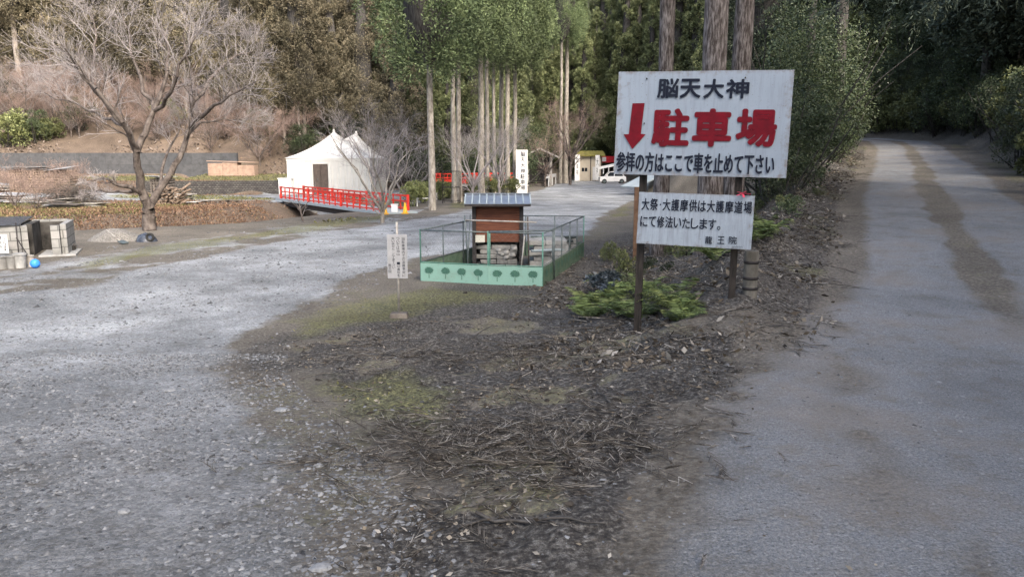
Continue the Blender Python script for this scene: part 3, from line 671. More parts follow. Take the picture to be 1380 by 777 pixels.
# ---------------------------------------------------------------- ferns
def fern_mesh(seed, fronds=13):
    rg = np.random.default_rng(seed); C = []; D = []; L = []; Wd = []
    for f in range(fronds):
        a = rg.random()*6.28; Lf = .38*(.7+.6*rg.random()); el = 1.5+.5*rg.random()
        for j in range(24):
            t = (j+1)/24; r = Lf*t*(1-.12*t); z = Lf*(el*t-1.25*t*t)
            p = np.array((math.cos(a)*r, math.sin(a)*r, z+.02)); w_ = .13*math.sin(math.pi*min(1, t*.9+.12))+.015
            for sgn in (-1, 1):
                C.append(p); D.append((-math.sin(a)*sgn+.45*math.cos(a), math.cos(a)*sgn+.45*math.sin(a), .1-.35*t)); L.append(w_); Wd.append(.016)
    return leafquads(np.array(C), unit(np.array(D)), np.array(L), np.array(Wd))
FP = []
for k in range(3):
    V, F = fern_mesh(90+k); FP.append(mesh_np('fern', V, F, M['fern']))
for i in range(44):
    if i < 30:
        q = G(775+165*rgf.random(), 385+52*rgf.random()); s = .5+.5*rgf.random(); lb = 'bright green fern at the foot of the large sign'; gg = 'ferns around the left sign post'
    else:
        q = G(905+140*rgf.random(), 262+90*rgf.random(), 6); s = .6+.5*rgf.random(); lb = 'yellow-green fern on the littered bank behind the small sign'; gg = 'ferns on the bank behind the signs'
    o = FP[i % 3] if i < 3 else FP[i % 3].copy()
    if i >= 3: link(o)
    o.location = (q.x, q.y, q.z-.02); o.rotation_euler = (0, 0, rgf.random()*6.28); o.scale = (s*1.1, s*1.1, s*.8); tag(o, lb, 'fern', gg)
# ---------------------------------------------------------------- drooping cedar branches, upper right
def drooping(px_, py_, d, seed, label, hspread=3.2):
    rg = np.random.default_rng(seed); b = P(px_, py_, d); gx = gz(b.x, b.y); root = empty('drooping_cedar', (b.x, b.y, gx), label=label, cat='tree')
    V, F = trunk_mesh(b.z-gx+9, .22, .1, n=12, seed=seed); mesh_np('trunk', V, F, M['barkdark'], root, smooth=True)
    s = Segs(); C = []; D = []
    for k in range(34):
        z = b.z-gx+.4+7*rg.random(); s = Segs(); a = math.pi*(.55+.9*rg.random()); q = [np.array((0, 0, z))]; dd = np.array((math.cos(a), math.sin(a)*.9, .25)); n = 9; Lb = hspread*(.6+.6*rg.random())
        for i in range(n): dd = dd+np.array((0, 0, -.11))+rg.normal(size=3)*.05; dd /= np.linalg.norm(dd); q.append(q[-1]+dd*Lb/n)
        s.poly(q, .03, .006); V, F = s.mesh(5); mesh_np('branch', V, F, M['barkdark'], root)
        for i in range(2, n+1):
            for j in range(6):
                t = rg.random(); p = q[i-1]+(q[i]-q[i-1])*t; sd = rg.normal(size=3)*.5+dd*.6+np.array((0, 0, -.35)); sd /= np.linalg.norm(sd); LL = .35+.4*rg.random()
                for m_ in range(9):
                    pp = p+sd*LL*m_/9+np.array((0, 0, -.25*(m_/9)**2*LL)); C += [pp, pp]; D += [sd+rg.normal(size=3)*.5+np.array((0,0,-.2)), sd+rg.normal(size=3)*.5+np.array((0,0,-.2))]
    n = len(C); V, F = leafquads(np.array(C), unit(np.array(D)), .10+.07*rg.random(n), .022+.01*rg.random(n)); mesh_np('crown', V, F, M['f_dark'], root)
drooping(1470, -60, 15, 5, 'cedar with drooping feathery branches hanging over the right road, left one', 4.6)
drooping(1560, -60, 13, 6, 'cedar with drooping feathery branches hanging over the right road, right one', 4.2)
drooping(1345, -60, 36, 7, 'farther dark cedar with drooping branches above the road bend', 6)
# ---------------------------------------------------------------- object materials
def painted(name, base, stain, lo=.5, hi=.72, rough=.45, streak=True, scale=3):
    m, n, b = mat(name, rough, .4); v = objc(n)
    s1 = noise(n, scale, 6, .7, vmap(n, v, (9, 9, .7)) if streak else v); s2 = noise(n, 14, 4, .7, v); s3 = noise(n, 60, 2, .6, v)
    c = mixc(n, maprange(n, s1, lo, hi, 0, .55), base, stain); c = mixc(n, maprange(n, s2, .6, .78, 0, .6), c, stain); c = mixc(n, maprange(n, s3, .66, .72, 0, .7), c, (.12,.09,.07))
    if streak:
        sp_ = n.nodes.new('ShaderNodeSeparateXYZ'); n.links.new(n.nodes.new('ShaderNodeTexCoord').outputs['Generated'], sp_.inputs[0])
        eg = math_(n, 'MAXIMUM', math_(n, 'ABSOLUTE', math_(n, 'MULTIPLY_ADD', sp_.outputs[0], 2, -1)), math_(n, 'ABSOLUTE', math_(n, 'MULTIPLY_ADD', sp_.outputs[2], 2, -1)))
        eg = math_(n, 'ADD', eg, math_(n, 'MULTIPLY', math_(n, 'SUBTRACT', s2, .5), .45)); c = mixc(n, maprange(n, eg, .93, 1.08, 0, .8), c, (.13,.095,.075))
    n.links.new(c, b.inputs['Base Color']); bump(n, b, s2, .15, .004); return m
M['board'] = painted('weathered_white_board', (.23,.275,.33), (.14,.145,.17), .48, .75)
M['board2'] = painted('streaked_white_board', (.29,.335,.385), (.15,.16,.18), .42, .66, scale=4)
M['ink'] = simple('dark_lettering_paint', (.010,.013,.024), (.02,.024,.036), 20, .9, .1, lo=.3, hi=.8)
M['red'] = simple('faded_red_paint', (.15,.008,.016), (.10,.008,.014), 12, .85, .1)
M['postwood'] = simple('dark_post_wood', (.012,.010,.009), (.042,.035,.03), 8, .85, bmp=.5, stretch=(4,4,.5))
M['greywood'] = simple('grey_weathered_wood', (.20,.185,.165), (.42,.40,.37), 6, .85, bmp=.4, stretch=(1,1,1))
M['plank'] = simple('dark_planks', (.06,.05,.045), (.16,.14,.12), 6, .85, bmp=.4)
M['redwood'] = simple('red_brown_boards', (.085,.03,.018), (.16,.06,.034), 5, .7, bmp=.3, stretch=(.6,2,6))
M['black'] = simple('black_painted_wood', (.018,.016,.016), (.035,.03,.03), 8, .6)
M['tile'] = simple('blue_grey_roof_metal', (.12,.145,.18), (.19,.215,.26), 5, .3, .6, metal=.35)
M['steel'] = simple('galvanised_pipe', (.06,.08,.08), (.14,.165,.165), 15, .5, .5, metal=.4)
M['greenpipe'] = simple('green_coated_pipe', (.06,.17,.13), (.12,.25,.20), 15, .5)
M['netgreen'] = painted('faded_green_panel', (.20,.35,.29), (.16,.18,.14), .55, .8, streak=False, scale=2.5)
M['netdark'] = simple('weathered_green_panel', (.06,.11,.075), (.12,.17,.12), 7, .8)
M['treeprint'] = simple('dark_green_print', (.035,.10,.075), (.06,.14,.10), 30, .6)
M['stone'] = simple('rough_stone', (.12,.12,.115), (.27,.265,.25), 7, .9, bmp=.7)
M['concrete'] = simple('grey_concrete', (.20,.20,.195), (.36,.36,.35), 4, .9, bmp=.3)
M['soot'] = simple('sooty_concrete', (.015,.014,.013), (.07,.065,.06), 3, .95)
M['vermilion'] = simple('vermilion_paint', (.62,.035,.02), (.48,.03,.02), 3, .45)
M['tentw'] = simple('white_tent_fabric', (.60,.59,.55), (.50,.49,.46), 1.2, .6, lo=.3, hi=.8)
M['whitep'] = simple('white_paint', (.74,.74,.73), (.66,.66,.65), 3, .5)
M['doorbrown'] = simple('brown_door', (.06,.045,.036), (.11,.085,.07), 4, .6)
M['yellow'] = simple('yellow_plastic', (.75,.42,.03), (.62,.33,.02), 6, .5)
M['blue'] = simple('bright_blue_plastic', (.04,.22,.75), (.05,.27,.8), 6, .4)
M['bin'] = simple('grey_plastic', (.14,.14,.135), (.24,.235,.225), 5, .6)
M['tarp'] = simple('black_plastic_sheet', (.02,.022,.03), (.06,.07,.09), 10, .25, .6, bmp=.6)
M['moundm'] = simple('gravel_mound', (.10,.095,.085), (.26,.245,.225), 25, .95, bmp=.9, bdist=.04)
M['tin'] = simple('weathered_tin_sheet', (.26,.27,.28), (.52,.53,.54), 2.5, .45, .5, metal=.3)
M['firewood'] = simple('cut_firewood', (.10,.072,.055), (.31,.235,.175), 11, .9, bmp=.6)
M['brownboard'] = simple('brown_shed_boards', (.26,.175,.13), (.38,.275,.21), 3, .8)
M['yelroof'] = simple('mossy_yellow_roof', (.20,.185,.05), (.32,.28,.08), 3, .8)
M['palestone'] = simple('pale_flat_stone', (.15,.155,.16), (.24,.245,.25), 30, .9, bmp=.6)
M['bamboo'] = simple('grey_log', (.07,.065,.055), (.17,.16,.14), 7, .85, bmp=.3, stretch=(1,1,.4))
M['glass'] = simple('dark_glass', (.02,.025,.03), (.03,.035,.04), 2, .08, .6)
M['tyre'] = simple('tyre_rubber', (.02,.02,.02), (.03,.03,.03), 5, .8)
M['pink'] = simple('pink_ribbon', (.65,.06,.12), (.5,.05,.1), 8, .6)
M['ledge'] = simple('pale_concrete_slab', (.27,.32,.35), (.34,.39,.41), 2, .6)
def wall_mat(name, c1, c2, mortar, sx=1, w_=.35, h=.2, msz=.015):
    m, n, b = mat(name, .9, .2); v = objc(n); bt = n.nodes.new('ShaderNodeTexBrick'); bt.inputs['Scale'].default_value = sx
    bt.inputs['Brick Width'].default_value = w_; bt.inputs['Row Height'].default_value = h; bt.inputs['Mortar Size'].default_value = msz
    bt.inputs['Color1'].default_value = (*c1, 1); bt.inputs['Color2'].default_value = (*c2, 1); bt.inputs['Mortar'].default_value = (*mortar, 1)
    mp = n.nodes.new('ShaderNodeSeparateXYZ'); n.links.new(v, mp.inputs[0]); cb_ = n.nodes.new('ShaderNodeCombineXYZ')
    n.links.new(math_(n, 'ADD', mp.outputs[0], mp.outputs[1]), cb_.inputs[0]); n.links.new(mp.outputs[2], cb_.inputs[1]); n.links.new(cb_.outputs[0], bt.inputs['Vector'])
    f = noise(n, 3, 6, .7, v); c = mixc(n, maprange(n, f, .4, .7, 0, .7), bt.outputs[0], tuple(q*.5 for q in c1)); n.links.new(c, b.inputs['Base Color'])
    bump(n, b, math_(n, 'ADD', math_(n, 'MULTIPLY', bt.outputs[1], -1.), f), .4, .02); return m
M['block'] = wall_mat('concrete_blocks', (.27,.27,.26), (.33,.32,.31), (.13,.13,.125), 1, .4, .2, .012)
M['stonewall'] = wall_mat('stone_wall', (.06,.056,.056), (.12,.112,.105), (.03,.03,.028), 1, .23, .13, .02)
M['concwall'] = wall_mat('stained_retaining_wall', (.075,.077,.082), (.095,.096,.10), (.06,.06,.06), 1, 2.4, 1.2, .012)
# ---------------------------------------------------------------- lettering
def lettering(s, mtl, parent, x0, x1, z0, z1, y=-.004, bold=0, shear=0, name='lettering'):
    c = bpy.data.curves.new('t', 'FONT'); c.body = s; c.size = 1; c.offset = 0; c.resolution_u = 3; c.extrude = .0
    o = bpy.data.objects.new('t', c); COL.objects.link(o); dg = bpy.context.evaluated_depsgraph_get(); dg.update()
    me = bpy.data.meshes.new_from_object(o.evaluated_get(dg)); COL.objects.unlink(o); bpy.data.objects.remove(o)
    n = len(me.vertices); co = np.empty(n*3, np.float32); me.vertices.foreach_get('co', co); co = co.reshape(-1, 3)
    a, b = co.min(0), co.max(0); out = np.empty_like(co)
    u = (co[:, 0]-a[0])/max(b[0]-a[0], 1e-6); v = (co[:, 1]-a[1])/max(b[1]-a[1], 1e-6)
    out[:, 0] = x0+u*(x1-x0); out[:, 2] = z0+v*(z1-z0)+shear*u; out[:, 1] = y
    polys = [tuple(p.vertices) for p in me.polygons]
    r = bold*(z1-z0)*.9; VS = []; FS = []; dirs = [(0, 0)]+([(r*math.cos(a), r*math.sin(a)) for a in np.arange(8)*math.pi/4] if bold else [])
    for k, (dx, dz) in enumerate(dirs): VS.append(out+np.array((dx, -.0002*k, dz), np.float32)); FS += [tuple(i+k*n for i in p) for p in polys]
    me = bpy.data.meshes.new(name); me.from_pydata(np.concatenate(VS).tolist(), [], FS); me.materials.append(mtl); me.update()
    q = bpy.data.objects.new(name, me); link(q, parent); return q
def vertical_text(s, mtl, parent, xc, ztop, zbot, wd, y=-.004, bold=0, name='lettering'):
    """a column of characters joined into one lettering mesh"""
    n = len(s); h = (ztop-zbot)/n; vs = []; fs = []
    for i, ch in enumerate(s):
        if ch == ' ': continue
        o = lettering(ch, mtl, parent, xc-wd/2, xc+wd/2, ztop-h*(i+.92), ztop-h*(i+.08), y, bold); me = o.data; k = len(vs)
        vs += [tuple(v.co) for v in me.vertices]; fs += [tuple(q+k for q in p.vertices) for p in me.polygons]; bpy.data.objects.remove(o)
    b = MB(); b.v = vs; b.f = fs; me = bpy.data.meshes.new(name); me.from_pydata(vs, [], fs); me.materials.append(mtl)
    q = bpy.data.objects.new(name, me); link(q, parent); return q
def frame_from(p00, p10, p01):
    """empty frame with origin p00, X towards p10"""
    ex = (p10-p00); W_ = ex.length; ex.normalize(); ez = (p01-p00); H_ = ez.length; ey = ez.cross(ex).normalized()
    if ey.y < 0: ey = -ey
    ez = ex.cross(ey); m_ = Matrix((ex, ey, ez)).transposed().to_4x4(); m_.translation = p00; return m_, W_, H_
# ---- large sign
bl, br, tl = P(827,234.5,7.72), P(1059.5,240,7.27), P(832.5,97,7.78)
def board(bl, br, tl, mt, thick=.02, name='board', parent=None, seed=0, warp=.006):
    m_, W_, H_ = frame_from(bl, br, tl); fr = empty('frame_tmp', (0,0,0)); 
    nxx, nzz = 26, 16; vs = []; fs = []; rg = np.random.default_rng(seed)
    for s_, yy in ((0, 0), (1, thick)):
        for j in range(nzz+1):
            for i in range(nxx+1):
                u, v = i/nxx, j/nzz; e = float(fbm(np.array([u*3+seed]), np.array([v*2.3]), seed)[0])*warp*3
                ed = .004*float(fbm(np.array([u*14+seed]), np.array([v*14]), seed+3)[0]) if (i in (0, nxx) or j in (0, nzz)) else 0
                vs.append((u*W_+ed, yy+e, v*H_+ed))
    k = (nxx+1)*(nzz+1)
    for j in range(nzz):
        for i in range(nxx):
            a = j*(nxx+1)+i; fs.append((a, a+1, a+nxx+2, a+nxx+1)); fs.append((k+a, k+a+nxx+1, k+a+nxx+2, k+a+1))
    for i in range(nxx): a = i; b = nzz*(nxx+1)+i; fs += [(a, k+a, k+a+1, a+1), (b, b+1, k+b+1, k+b)]
    for j in range(nzz): a = j*(nxx+1); b = a+nxx; fs += [(a, a+nxx+1, k+a+nxx+1, k+a), (b, k+b, k+b+nxx+1, b+nxx+1)]
    COL.objects.unlink(fr); bpy.data.objects.remove(fr)
    b_ = MB(); b_.v = vs; b_.f = fs; return b_, m_, W_, H_
gl = G(861, 443, 6, 9); gr = G(993, 420, 6, 9)
bb, m_, W_, H_ = board(bl, br, tl, M['board'], seed=2, warp=.006)
root = empty('large_sign', (0,0,0), label='large weathered white signboard with red lettering and a red arrow on two dark posts', cat='sign')
root.matrix_world = m_
bo = bb.build('signboard', M['board'], root, smooth=False)
def uv(px_, py_):                     # proportional place on the large board
    u = (px_-829.5)/(1065-829.5); top = 97-5*u; bot = 234.5+5.5*u; return u*W_, (1-(py_-top)/(bot-top))*H_
def put(s, px0, px1, py0, py1, mt, bold, slope=0):
    a = uv(px0, py1); b = uv(px1, py0); o = lettering(s, mt, root, a[0], b[0], a[1], b[1]-slope*0, y=-.014, bold=bold, shear=0); return o
for ch, a, b in (('脳', 886, 914), ('天', 917, 944), ('大', 949, 975), ('神', 979, 1008)): put(ch, a, b, 106, 131, M['ink'], .035)
for ch, a, b in (('駐', 881, 932), ('車', 937, 989), ('場', 995, 1048)): put(ch, a+1.5, b-1.5, 147, 195, M['red'], .045)
put('参拝の方はここで車を止めて下さい', 833, 1048, 207.5, 230.5, M['ink'], .022)
ab = MB(); pts = [uv(*q) for q in ((851.5,139),(868.5,138.5),(865.5,180),(872.5,180.5),(854.5,200.5),(841,180.5),(848.5,180.5))]
ab.prism(pts, lambda p: (p[0], -.012, p[1]), lambda p: (p[0], -.0105, p[1])); ab.build('arrow', M['red'], root)
inv = m_.inverted()
def post(parent, inv, a, b, w_, name, mt, n=0):
    mb = MB(); mb.bar(inv @ Vector(a), inv @ Vector(b), w_, w_*.8 if not n else None, n=n); return mb.build(name, mt, parent, bev=.004)
yo = m_.to_3x3() @ Vector((0, .075, 0))
ux = m_.to_3x3() @ Vector((1, 0, 0))
def pst(u, w_):
    b_ = m_.translation+ux*(u*W_)+yo; tp_ = b_+(m_.to_3x3() @ Vector((0, 0, 1)))*(H_*.93); post(root, inv, (b_.x-.01, b_.y, gz(b_.x, b_.y)-.3), tp_, w_, 'post', M['postwood'])
pst(.17, .075)
pst(.735, .07)
mb = MB(); mb.box((W_/2, .04, H_*.2), (W_*.96, .03, .05)); mb.build('cross_rail', M['postwood'], root); mb = MB(); mb.box((W_/2, .04, H_*.82), (W_*.96, .03, .05)); mb.build('cross_rail', M['postwood'], root)
for u_, v_ in ((.17,.93),(.17,.5),(.17,.07),(.735,.93),(.735,.5),(.735,.07)):
    mb = MB(); mb.bar((u_*W_, -.004, v_*H_), (u_*W_, -.016, v_*H_), .008, n=8); mb.build('nail', M['black'], root)
# ---- small sign (hangs on the same posts, in front)
bl, br, tl = P(857.5,327.5,7.62), P(1012,336.5,7.22), P(862,258.5,7.64)
bb, m_, W_, H_ = board(bl, br, tl, M['board2'], seed=9, warp=.004, thick=.015)
root = empty('small_sign', (0,0,0), label='smaller streaked white board with dark lettering mounted below the large sign', cat='sign'); root.matrix_world = m_
bb.build('signboard', M['board2'], root)
def uv(px_, py_):
    u = (px_-860)/(1014-860); top = 259.5+4.8*u; bot = 328+8*u; return u*W_, (1-(py_-top)/(bot-top))*H_
def put2(s, px0, px1, py0, py1, bold, sl=0): a = uv(px0, py1); b = uv(px1, py0); return lettering(s, M['ink'], root, a[0], b[0], a[1], a[1]+(b[1]-a[1]), y=-.009, bold=bold)
def row(s, px0, px1, pyt, pyb, bold, drop):
    wts = [.45 if c in '・' else 1 for c in s]; tot = sum(wts); acc = 0
    for c, w_ in zip(s, wts):
        t0 = acc/tot; t1 = (acc+w_)/tot; acc += w_; a = px0+(px1-px0)*t0; b = px0+(px1-px0)*t1; dy = drop*(t0+t1)/2; g = (b-a)*.07
        if c == '・': lettering(c, M['ink'], root, *[uv((a+b)/2-1, 0)[0], uv((a+b)/2+1, 0)[0]], *(lambda m1: (m1-.008, m1+.008))(uv((a+b)/2, (pyt+pyb)/2+dy)[1]), y=-.009); continue
        if c == '。': put2(c, a+g, a+(b-a)*.45, pyb-5+dy, pyb+dy, bold); continue
        k = .12 if c in 'にてはいたします' else 0
        put2(c, a+g, b-g, pyt+dy+k*(pyb-pyt)*.5, pyb+dy-k*(pyb-pyt)*.3, bold)
row('大祭・大護摩供は大護摩道場', 864, 1012, 268, 283, .018, 4.5)
row('にて修法いたします。', 863.5, 979, 291, 305.5, .018, 4.5)
for c, a, b in (('龍', 954, 963), ('王', 970, 979), ('院', 985, 995)): put2(c, a, b, 318.5, 328, .015)
sg = MB(); 
for a_, b_ in zip(range(990, 1003, 1), range(991, 1004, 1)):
    q0 = uv(a_, 332+1.0*math.sin(a_*2.1)); q1 = uv(b_, 332+1.0*math.sin(b_*2.1)); sg.bar((q0[0], -.008, q0[1]), (q1[0], -.008, q1[1]), .004, .002)
sg.build('signature', M['ink'], root)
# ---- banded log stump beside right post, pink ribbon
g = Vector((X(1010, 7.5, 400), 7.5, 0)); g.z = gz(g.x, g.y)-.04; tp = P(1009, 338, g.y)
root = empty('log_post', g, label='short banded grey log standing beside the right post of the signs', cat='post')
h = tp.z-g.z; mb = MB(); mb.lathe([(.075,-.2),(.073,.1),(.071,h*.3),(.073,h*.6),(.070,h*.98),(.066,h)], n=20); mb.build('log', M['bamboo'], root, smooth=True)
for q in (.22, .43, .75): mb = MB(); mb.lathe([(.0765,h*q),(.0785,h*q+.01),(.0785,h*q+.022),(.0765,h*q+.03)], n=20); mb.build('band', M['black'], root, smooth=True)
mb = MB(); rb = P(1001, 260, 7.25); rg = np.random.default_rng(2)
for k in range(5):
    a = k*1.2; mb.bar(rb, rb+Vector((.07*math.cos(a), -.02, .03*math.sin(a)-.01)), .022, .003)
tag(mb.build('ribbon', M['pink'], None), 'small pink ribbon tied to the right post above the small sign', 'ribbon')
# wooden marker post left of small sign
q = at(856, 16, 335); mb = MB(); mb.bar((0,0,-.2), (0,0,P(856,252,16).z-q.z), .10, .08); tag(mb.build('marker_post', simple('orange_brown_wood', (.13,.07,.04), (.22,.13,.08), 6, .8), None, loc=q), 'thin orange-brown wooden post just left of the small sign', 'post')
# ---- notice plate on stake
g = G(538, 427, 8, 13); d = g.y; root = empty('notice_sign', g, label='small white vertical notice plate on a stake in a concrete foot by the gravel track', cat='sign')
zt = P(538, 299, d).z-g.z; z1 = P(538, 315.5, d).z-g.z; z0 = P(538, 374.5, d).z-g.z; hw = (X(551, d, 345)-X(524, d, 345))/2
mb = MB(); mb.bar((0,0,.02), (0,0,zt), .017, n=12); mb.build('stake', M['greywood'], root, smooth=True)
mb = MB(); mb.box((0,-.025,(z0+z1)/2), (hw*2,.008,z1-z0)); mb.build('plate', M['whitep'] if 0 else simple('greyish_plate', (.27,.275,.28), (.34,.34,.35), 5, .5), root, bev=.003)
mb = MB(); mb.box((0,0,.02), (.27,.2,.09), top=.85); mb.build('foot', M['plank'], root, bev=.01)
H = z1-z0
for s_, xc, a, b in (('当駐車場内での盗難事故に', .62, .06, .97), ('ついては当山  一切責任を', .10, .06, .97), ('負いません ご了承下さい', -.38, .06, .78), ('龍王院', -.76, .66, .88)):
    vertical_text(s_, M['ink'], root, xc*hw, z1-a*H, z1-b*H, hw*.30, y=-.031, bold=.0)
# ---- tall vertical sign
q = at(703, 57, 257); root = empty('vertical_sign', q, label='tall narrow white standing sign with a column of black characters beside the far track', cat='sign')
zt = P(703, 202, 57).z-q.z; hw = .44
mb = MB(); mb.box((0,0,zt/2), (hw*2,.06,zt)); mb.build('panel', M['whitep'], root, bev=.01)
for sx in (-1, 1): mb = MB(); mb.box((sx*hw*.8,.07,zt/2-.1), (.08,.08,zt+.2)); mb.build('post', M['greywood'], root)
vertical_text('脳天大神駐車場', M['ink'], root, .08, zt*.97, zt*.06, .36, y=-.034, bold=.02)
vertical_text('龍王院参拝者専用', M['ink'], root, -.3, zt*.55, zt*.15, .12, y=-.034)
for px_, d, pt, pb, wd, s_, lb in ((778, 100, 208, 226, .5, '駐車場', 'white standing sign left of the far hut with mossy roof'), (805, 104, 209, 226, .45, '大神', 'narrow white standing sign right of the far hut door')):
    q = at(px_, d, pb); root = empty('standing_sign', q, label=lb, cat='sign'); zt = P(px_, pt, d).z-q.z; wd_ = wd
    mb = MB(); mb.box((0,0,zt/2+.1), (wd_*1.3,.06,zt-.2)); mb.build('panel', M['whitep'], root)
    for sx in (-1, 1): mb = MB(); mb.bar((sx*wd_*.5,.06,-.1), (sx*wd_*.5,.06,zt*.9), .06); mb.build('post', M['greywood'], root)
    vertical_text(s_, M['ink'], root, 0, zt*.9, zt*.25, wd_*.6, y=-.034)
# ---------------------------------------------------------------- netted enclosure
def gp(px_, py_, a=6, b=25): return G(px_, py_, a, b)
FL, FR = gp(567.5, 378), gp(731, 385.5); BR = gp(786, 346); MIDP = gp(658, 383)
FRd = FR-FL; BLp = Vector((BR.x-FRd.x*.9, BR.y+.2, gz(BR.x-FRd.x*.9, BR.y+.2)))
HT = P(567.5, 310, FL.y).z-FL.z; HT = max(.8, HT); PH_ = .335
root = empty('netted_fence', FL, label='low rectangular wire-net enclosure with pale green lower panels printed with trees, around the kiosk', cat='fence')
def loc_(p): return Vector(p)-FL
def side(a, b, n, col, posts=True, skip_first=False, ht=HT):
    a, b = loc_(a), loc_(b); ex = (b-a).normalized(); L_ = (b-a).length; nrm = Vector((-ex.y, ex.x, 0)).normalized()
    mb = MB(); o_ = nrm*.0
    mb.bar(a+Vector((0,0,ht)), b+Vector((0,0,ht)), .013, n=8); mb.build('top_rail', M['steel'], root, smooth=True)
    mb = MB(); mb.bar(a+Vector((0,0,PH_+.015)), b+Vector((0,0,PH_+.015)), .009, n=6); mb.build('middle_rail', col, root)
    for i in range(1 if skip_first else 0, n+1):
        p = a+(b-a)*i/n; mb = MB(); mb.bar(p+Vector((0,0,-.15)), p+Vector((0,0,ht+.02)), .014, n=8); mb.build('fence_post', M['greenpipe'] if i in (0, n) else M['steel'], root, smooth=True)
    # chain link
    s = Segs(); st = .10; hh = ht-PH_-.03; k = int((L_+hh)/st)+1
    for i in range(k):
        for sg_ in (1, -1):
            x0 = i*st-(hh if sg_ > 0 else 0); p0 = (x0, 0); p1 = (x0+hh, hh) if sg_ > 0 else (x0-0+0, 0)
            if sg_ > 0: u0, v0, u1, v1 = x0, 0, x0+hh, hh
            else: u0, v0, u1, v1 = x0+0, hh, x0+hh, 0
            if sg_ < 0: x0 = i*st-hh; u0, v0, u1, v1 = x0, hh, x0+hh, 0
            if u0 < 0: t = -u0/(u1-u0); v0 += (v1-v0)*t; u0 = 0
            if u1 > L_: t = (L_-u0)/(u1-u0); v1 = v0+(v1-v0)*t; u1 = L_
            if u1-u0 < .01: continue
            s.add(a+ex*u0+Vector((0,0,PH_+.03+v0)), a+ex*u1+Vector((0,0,PH_+.03+v1)), .0009, .0009)
    Vn, Fn = s.mesh(3); mesh_np('wire_net', Vn, Fn, M['steel'], root)
    return a, ex, L_, nrm
def panel(a, ex, L_, nrm, col, prints, out):
    m0 = MB(); nseg = 8; c0 = a+nrm*out*.012
    for i in range(nseg):
        p = c0+ex*(L_*(i+.5)/nseg)+Vector((0,0,PH_/2+.0)); 
        m0.add([c0+ex*(L_*i/nseg)+Vector((0,0,.0)), c0+ex*(L_*(i+1)/nseg)+Vector((0,0,.0)), c0+ex*(L_*(i+1)/nseg)+Vector((0,0,PH_)), c0+ex*(L_*i/nseg)+Vector((0,0,PH_))], [(0,1,2,3)])
    o = m0.build('green_panel', col, root); sd = o.modifiers.new('thickness', 'SOLIDIFY'); sd.thickness = .006; sd.offset = 0
    rg = np.random.default_rng(4)
    for t in prints:
        # leafy round tree print, 4 mm proud of the panel
        n = 40; pts = []; cr = .075
        for i in range(n):
            an = -math.pi/2+2*math.pi*i/n; r = cr*(1+.16*math.sin(i*2.7)+.08*rg.normal())*(1 if abs(an+math.pi/2) > .3 else .75)
            pts.append((r*1.15*math.cos(an), .205+r*math.sin(an)*.85))
        mp = MB(); q = c0+ex*(L_*t)+nrm*out*.008
        vs = [q+Vector((0,0,.2))]+[q+ex*u+Vector((0,0,v)) for u, v in pts]; mp.add(vs, [(0, i+1, (i+1) % n+1) for i in range(n)])
        mp.add([q+ex*-.007+Vector((0,0,.06)), q+ex*.007+Vector((0,0,.06)), q+ex*.005+Vector((0,0,.16)), q+ex*-.005+Vector((0,0,.16))], [(0,1,2,3)])
        o = mp.build('tree_print', M['treeprint'], root)
L1 = side(FL, MIDP, 1, M['greenpipe']); panel(*L1, M['netgreen'], (.13,.38,.62,.86), -1)
EX = MIDP+(FR-MIDP)
L2 = side(MIDP, FR, 1, M['greenpipe'], skip_first=True); panel(*L2, M['netgreen'], (.17,.50,.83), -1)
L3 = side(FR, BR, 5, M['steel'], skip_first=True); panel(*L3, M['netdark'], [.06+.082*i for i in range(12)], -1)
L4 = side(BR, BLp, 3, M['steel'], skip_first=True); panel(*L4, M['netdark'], [], -1)
L5 = side(BLp, FL, 4, M['steel'], skip_first=True); panel(*L5, M['netdark'], [], -1)
# ---------------------------------------------------------------- kiosk
dk = 15.0; kb = at(671, dk, 355); kr = 0
root = empty('wooden_kiosk', kb, .02, 'dark wooden kiosk with red-brown boards and a ribbed blue-grey metal roof inside the netted enclosure', 'kiosk')
zt = P(671, 272, dk).z-kb.z; w2 = (X(706, dk, 300)-X(637, dk, 300))/2; zr = P(671, 264.5, dk).z-kb.z
dep = .5
for sx in (-1, 1):
    for yy in (0, dep): mb = MB(); mb.box((sx*(w2-.04), yy, zt/2-.1), (.08,.08,zt+.2)); mb.build('corner_post', M['black'], root, bev=.004)
z_b = P(671, 326, dk).z-kb.z
mb = MB(); nb = 7
for i in range(nb): hh = (zt-z_b)/nb; mb.box((0,.02+.004*(i % 2), z_b+hh*(i+.5)), (w2*2-.16, .02, hh*.97))
mb.build('board_panel', M['redwood'], root)
mb = MB()
for sx in (-1, 1): mb.box((sx*(w2-.025), dep/2, (zt+.1)/2), (.02, dep-.09, zt-.1))
mb.box((0, dep, (zt+.1)/2), (w2*2-.16, .02, zt-.1)); mb.build('side_walls', M['black'], root)
mb = MB(); mb.box((0,-.02,zt-.02), (w2*2+.05,.05,.06)); mb.build('lintel', M['black'], root)
rw = (X(715, dk, 268)-X(626, dk, 268))/2; ez = P(671, 274.5, dk-.25).z-kb.z; mb = MB()
for sg_ in (-1, 1): 
    y0 = dep/2+sg_*(dep/2+.28); a = Vector((0, y0, ez)); c = Vector((0, dep/2, ez+.16)); d_ = (c-a)
    mb.add([(-rw, a.y, a.z), (rw, a.y, a.z), (rw, c.y, c.z), (-rw, c.y, c.z), (-rw, a.y, a.z-.025), (rw, a.y, a.z-.025), (rw, c.y, c.z-.025), (-rw, c.y, c.z-.025)], [(0,1,2,3),(7,6,5,4),(0,4,5,1),(1,5,6,2),(2,6,7,3),(3,7,4,0)])
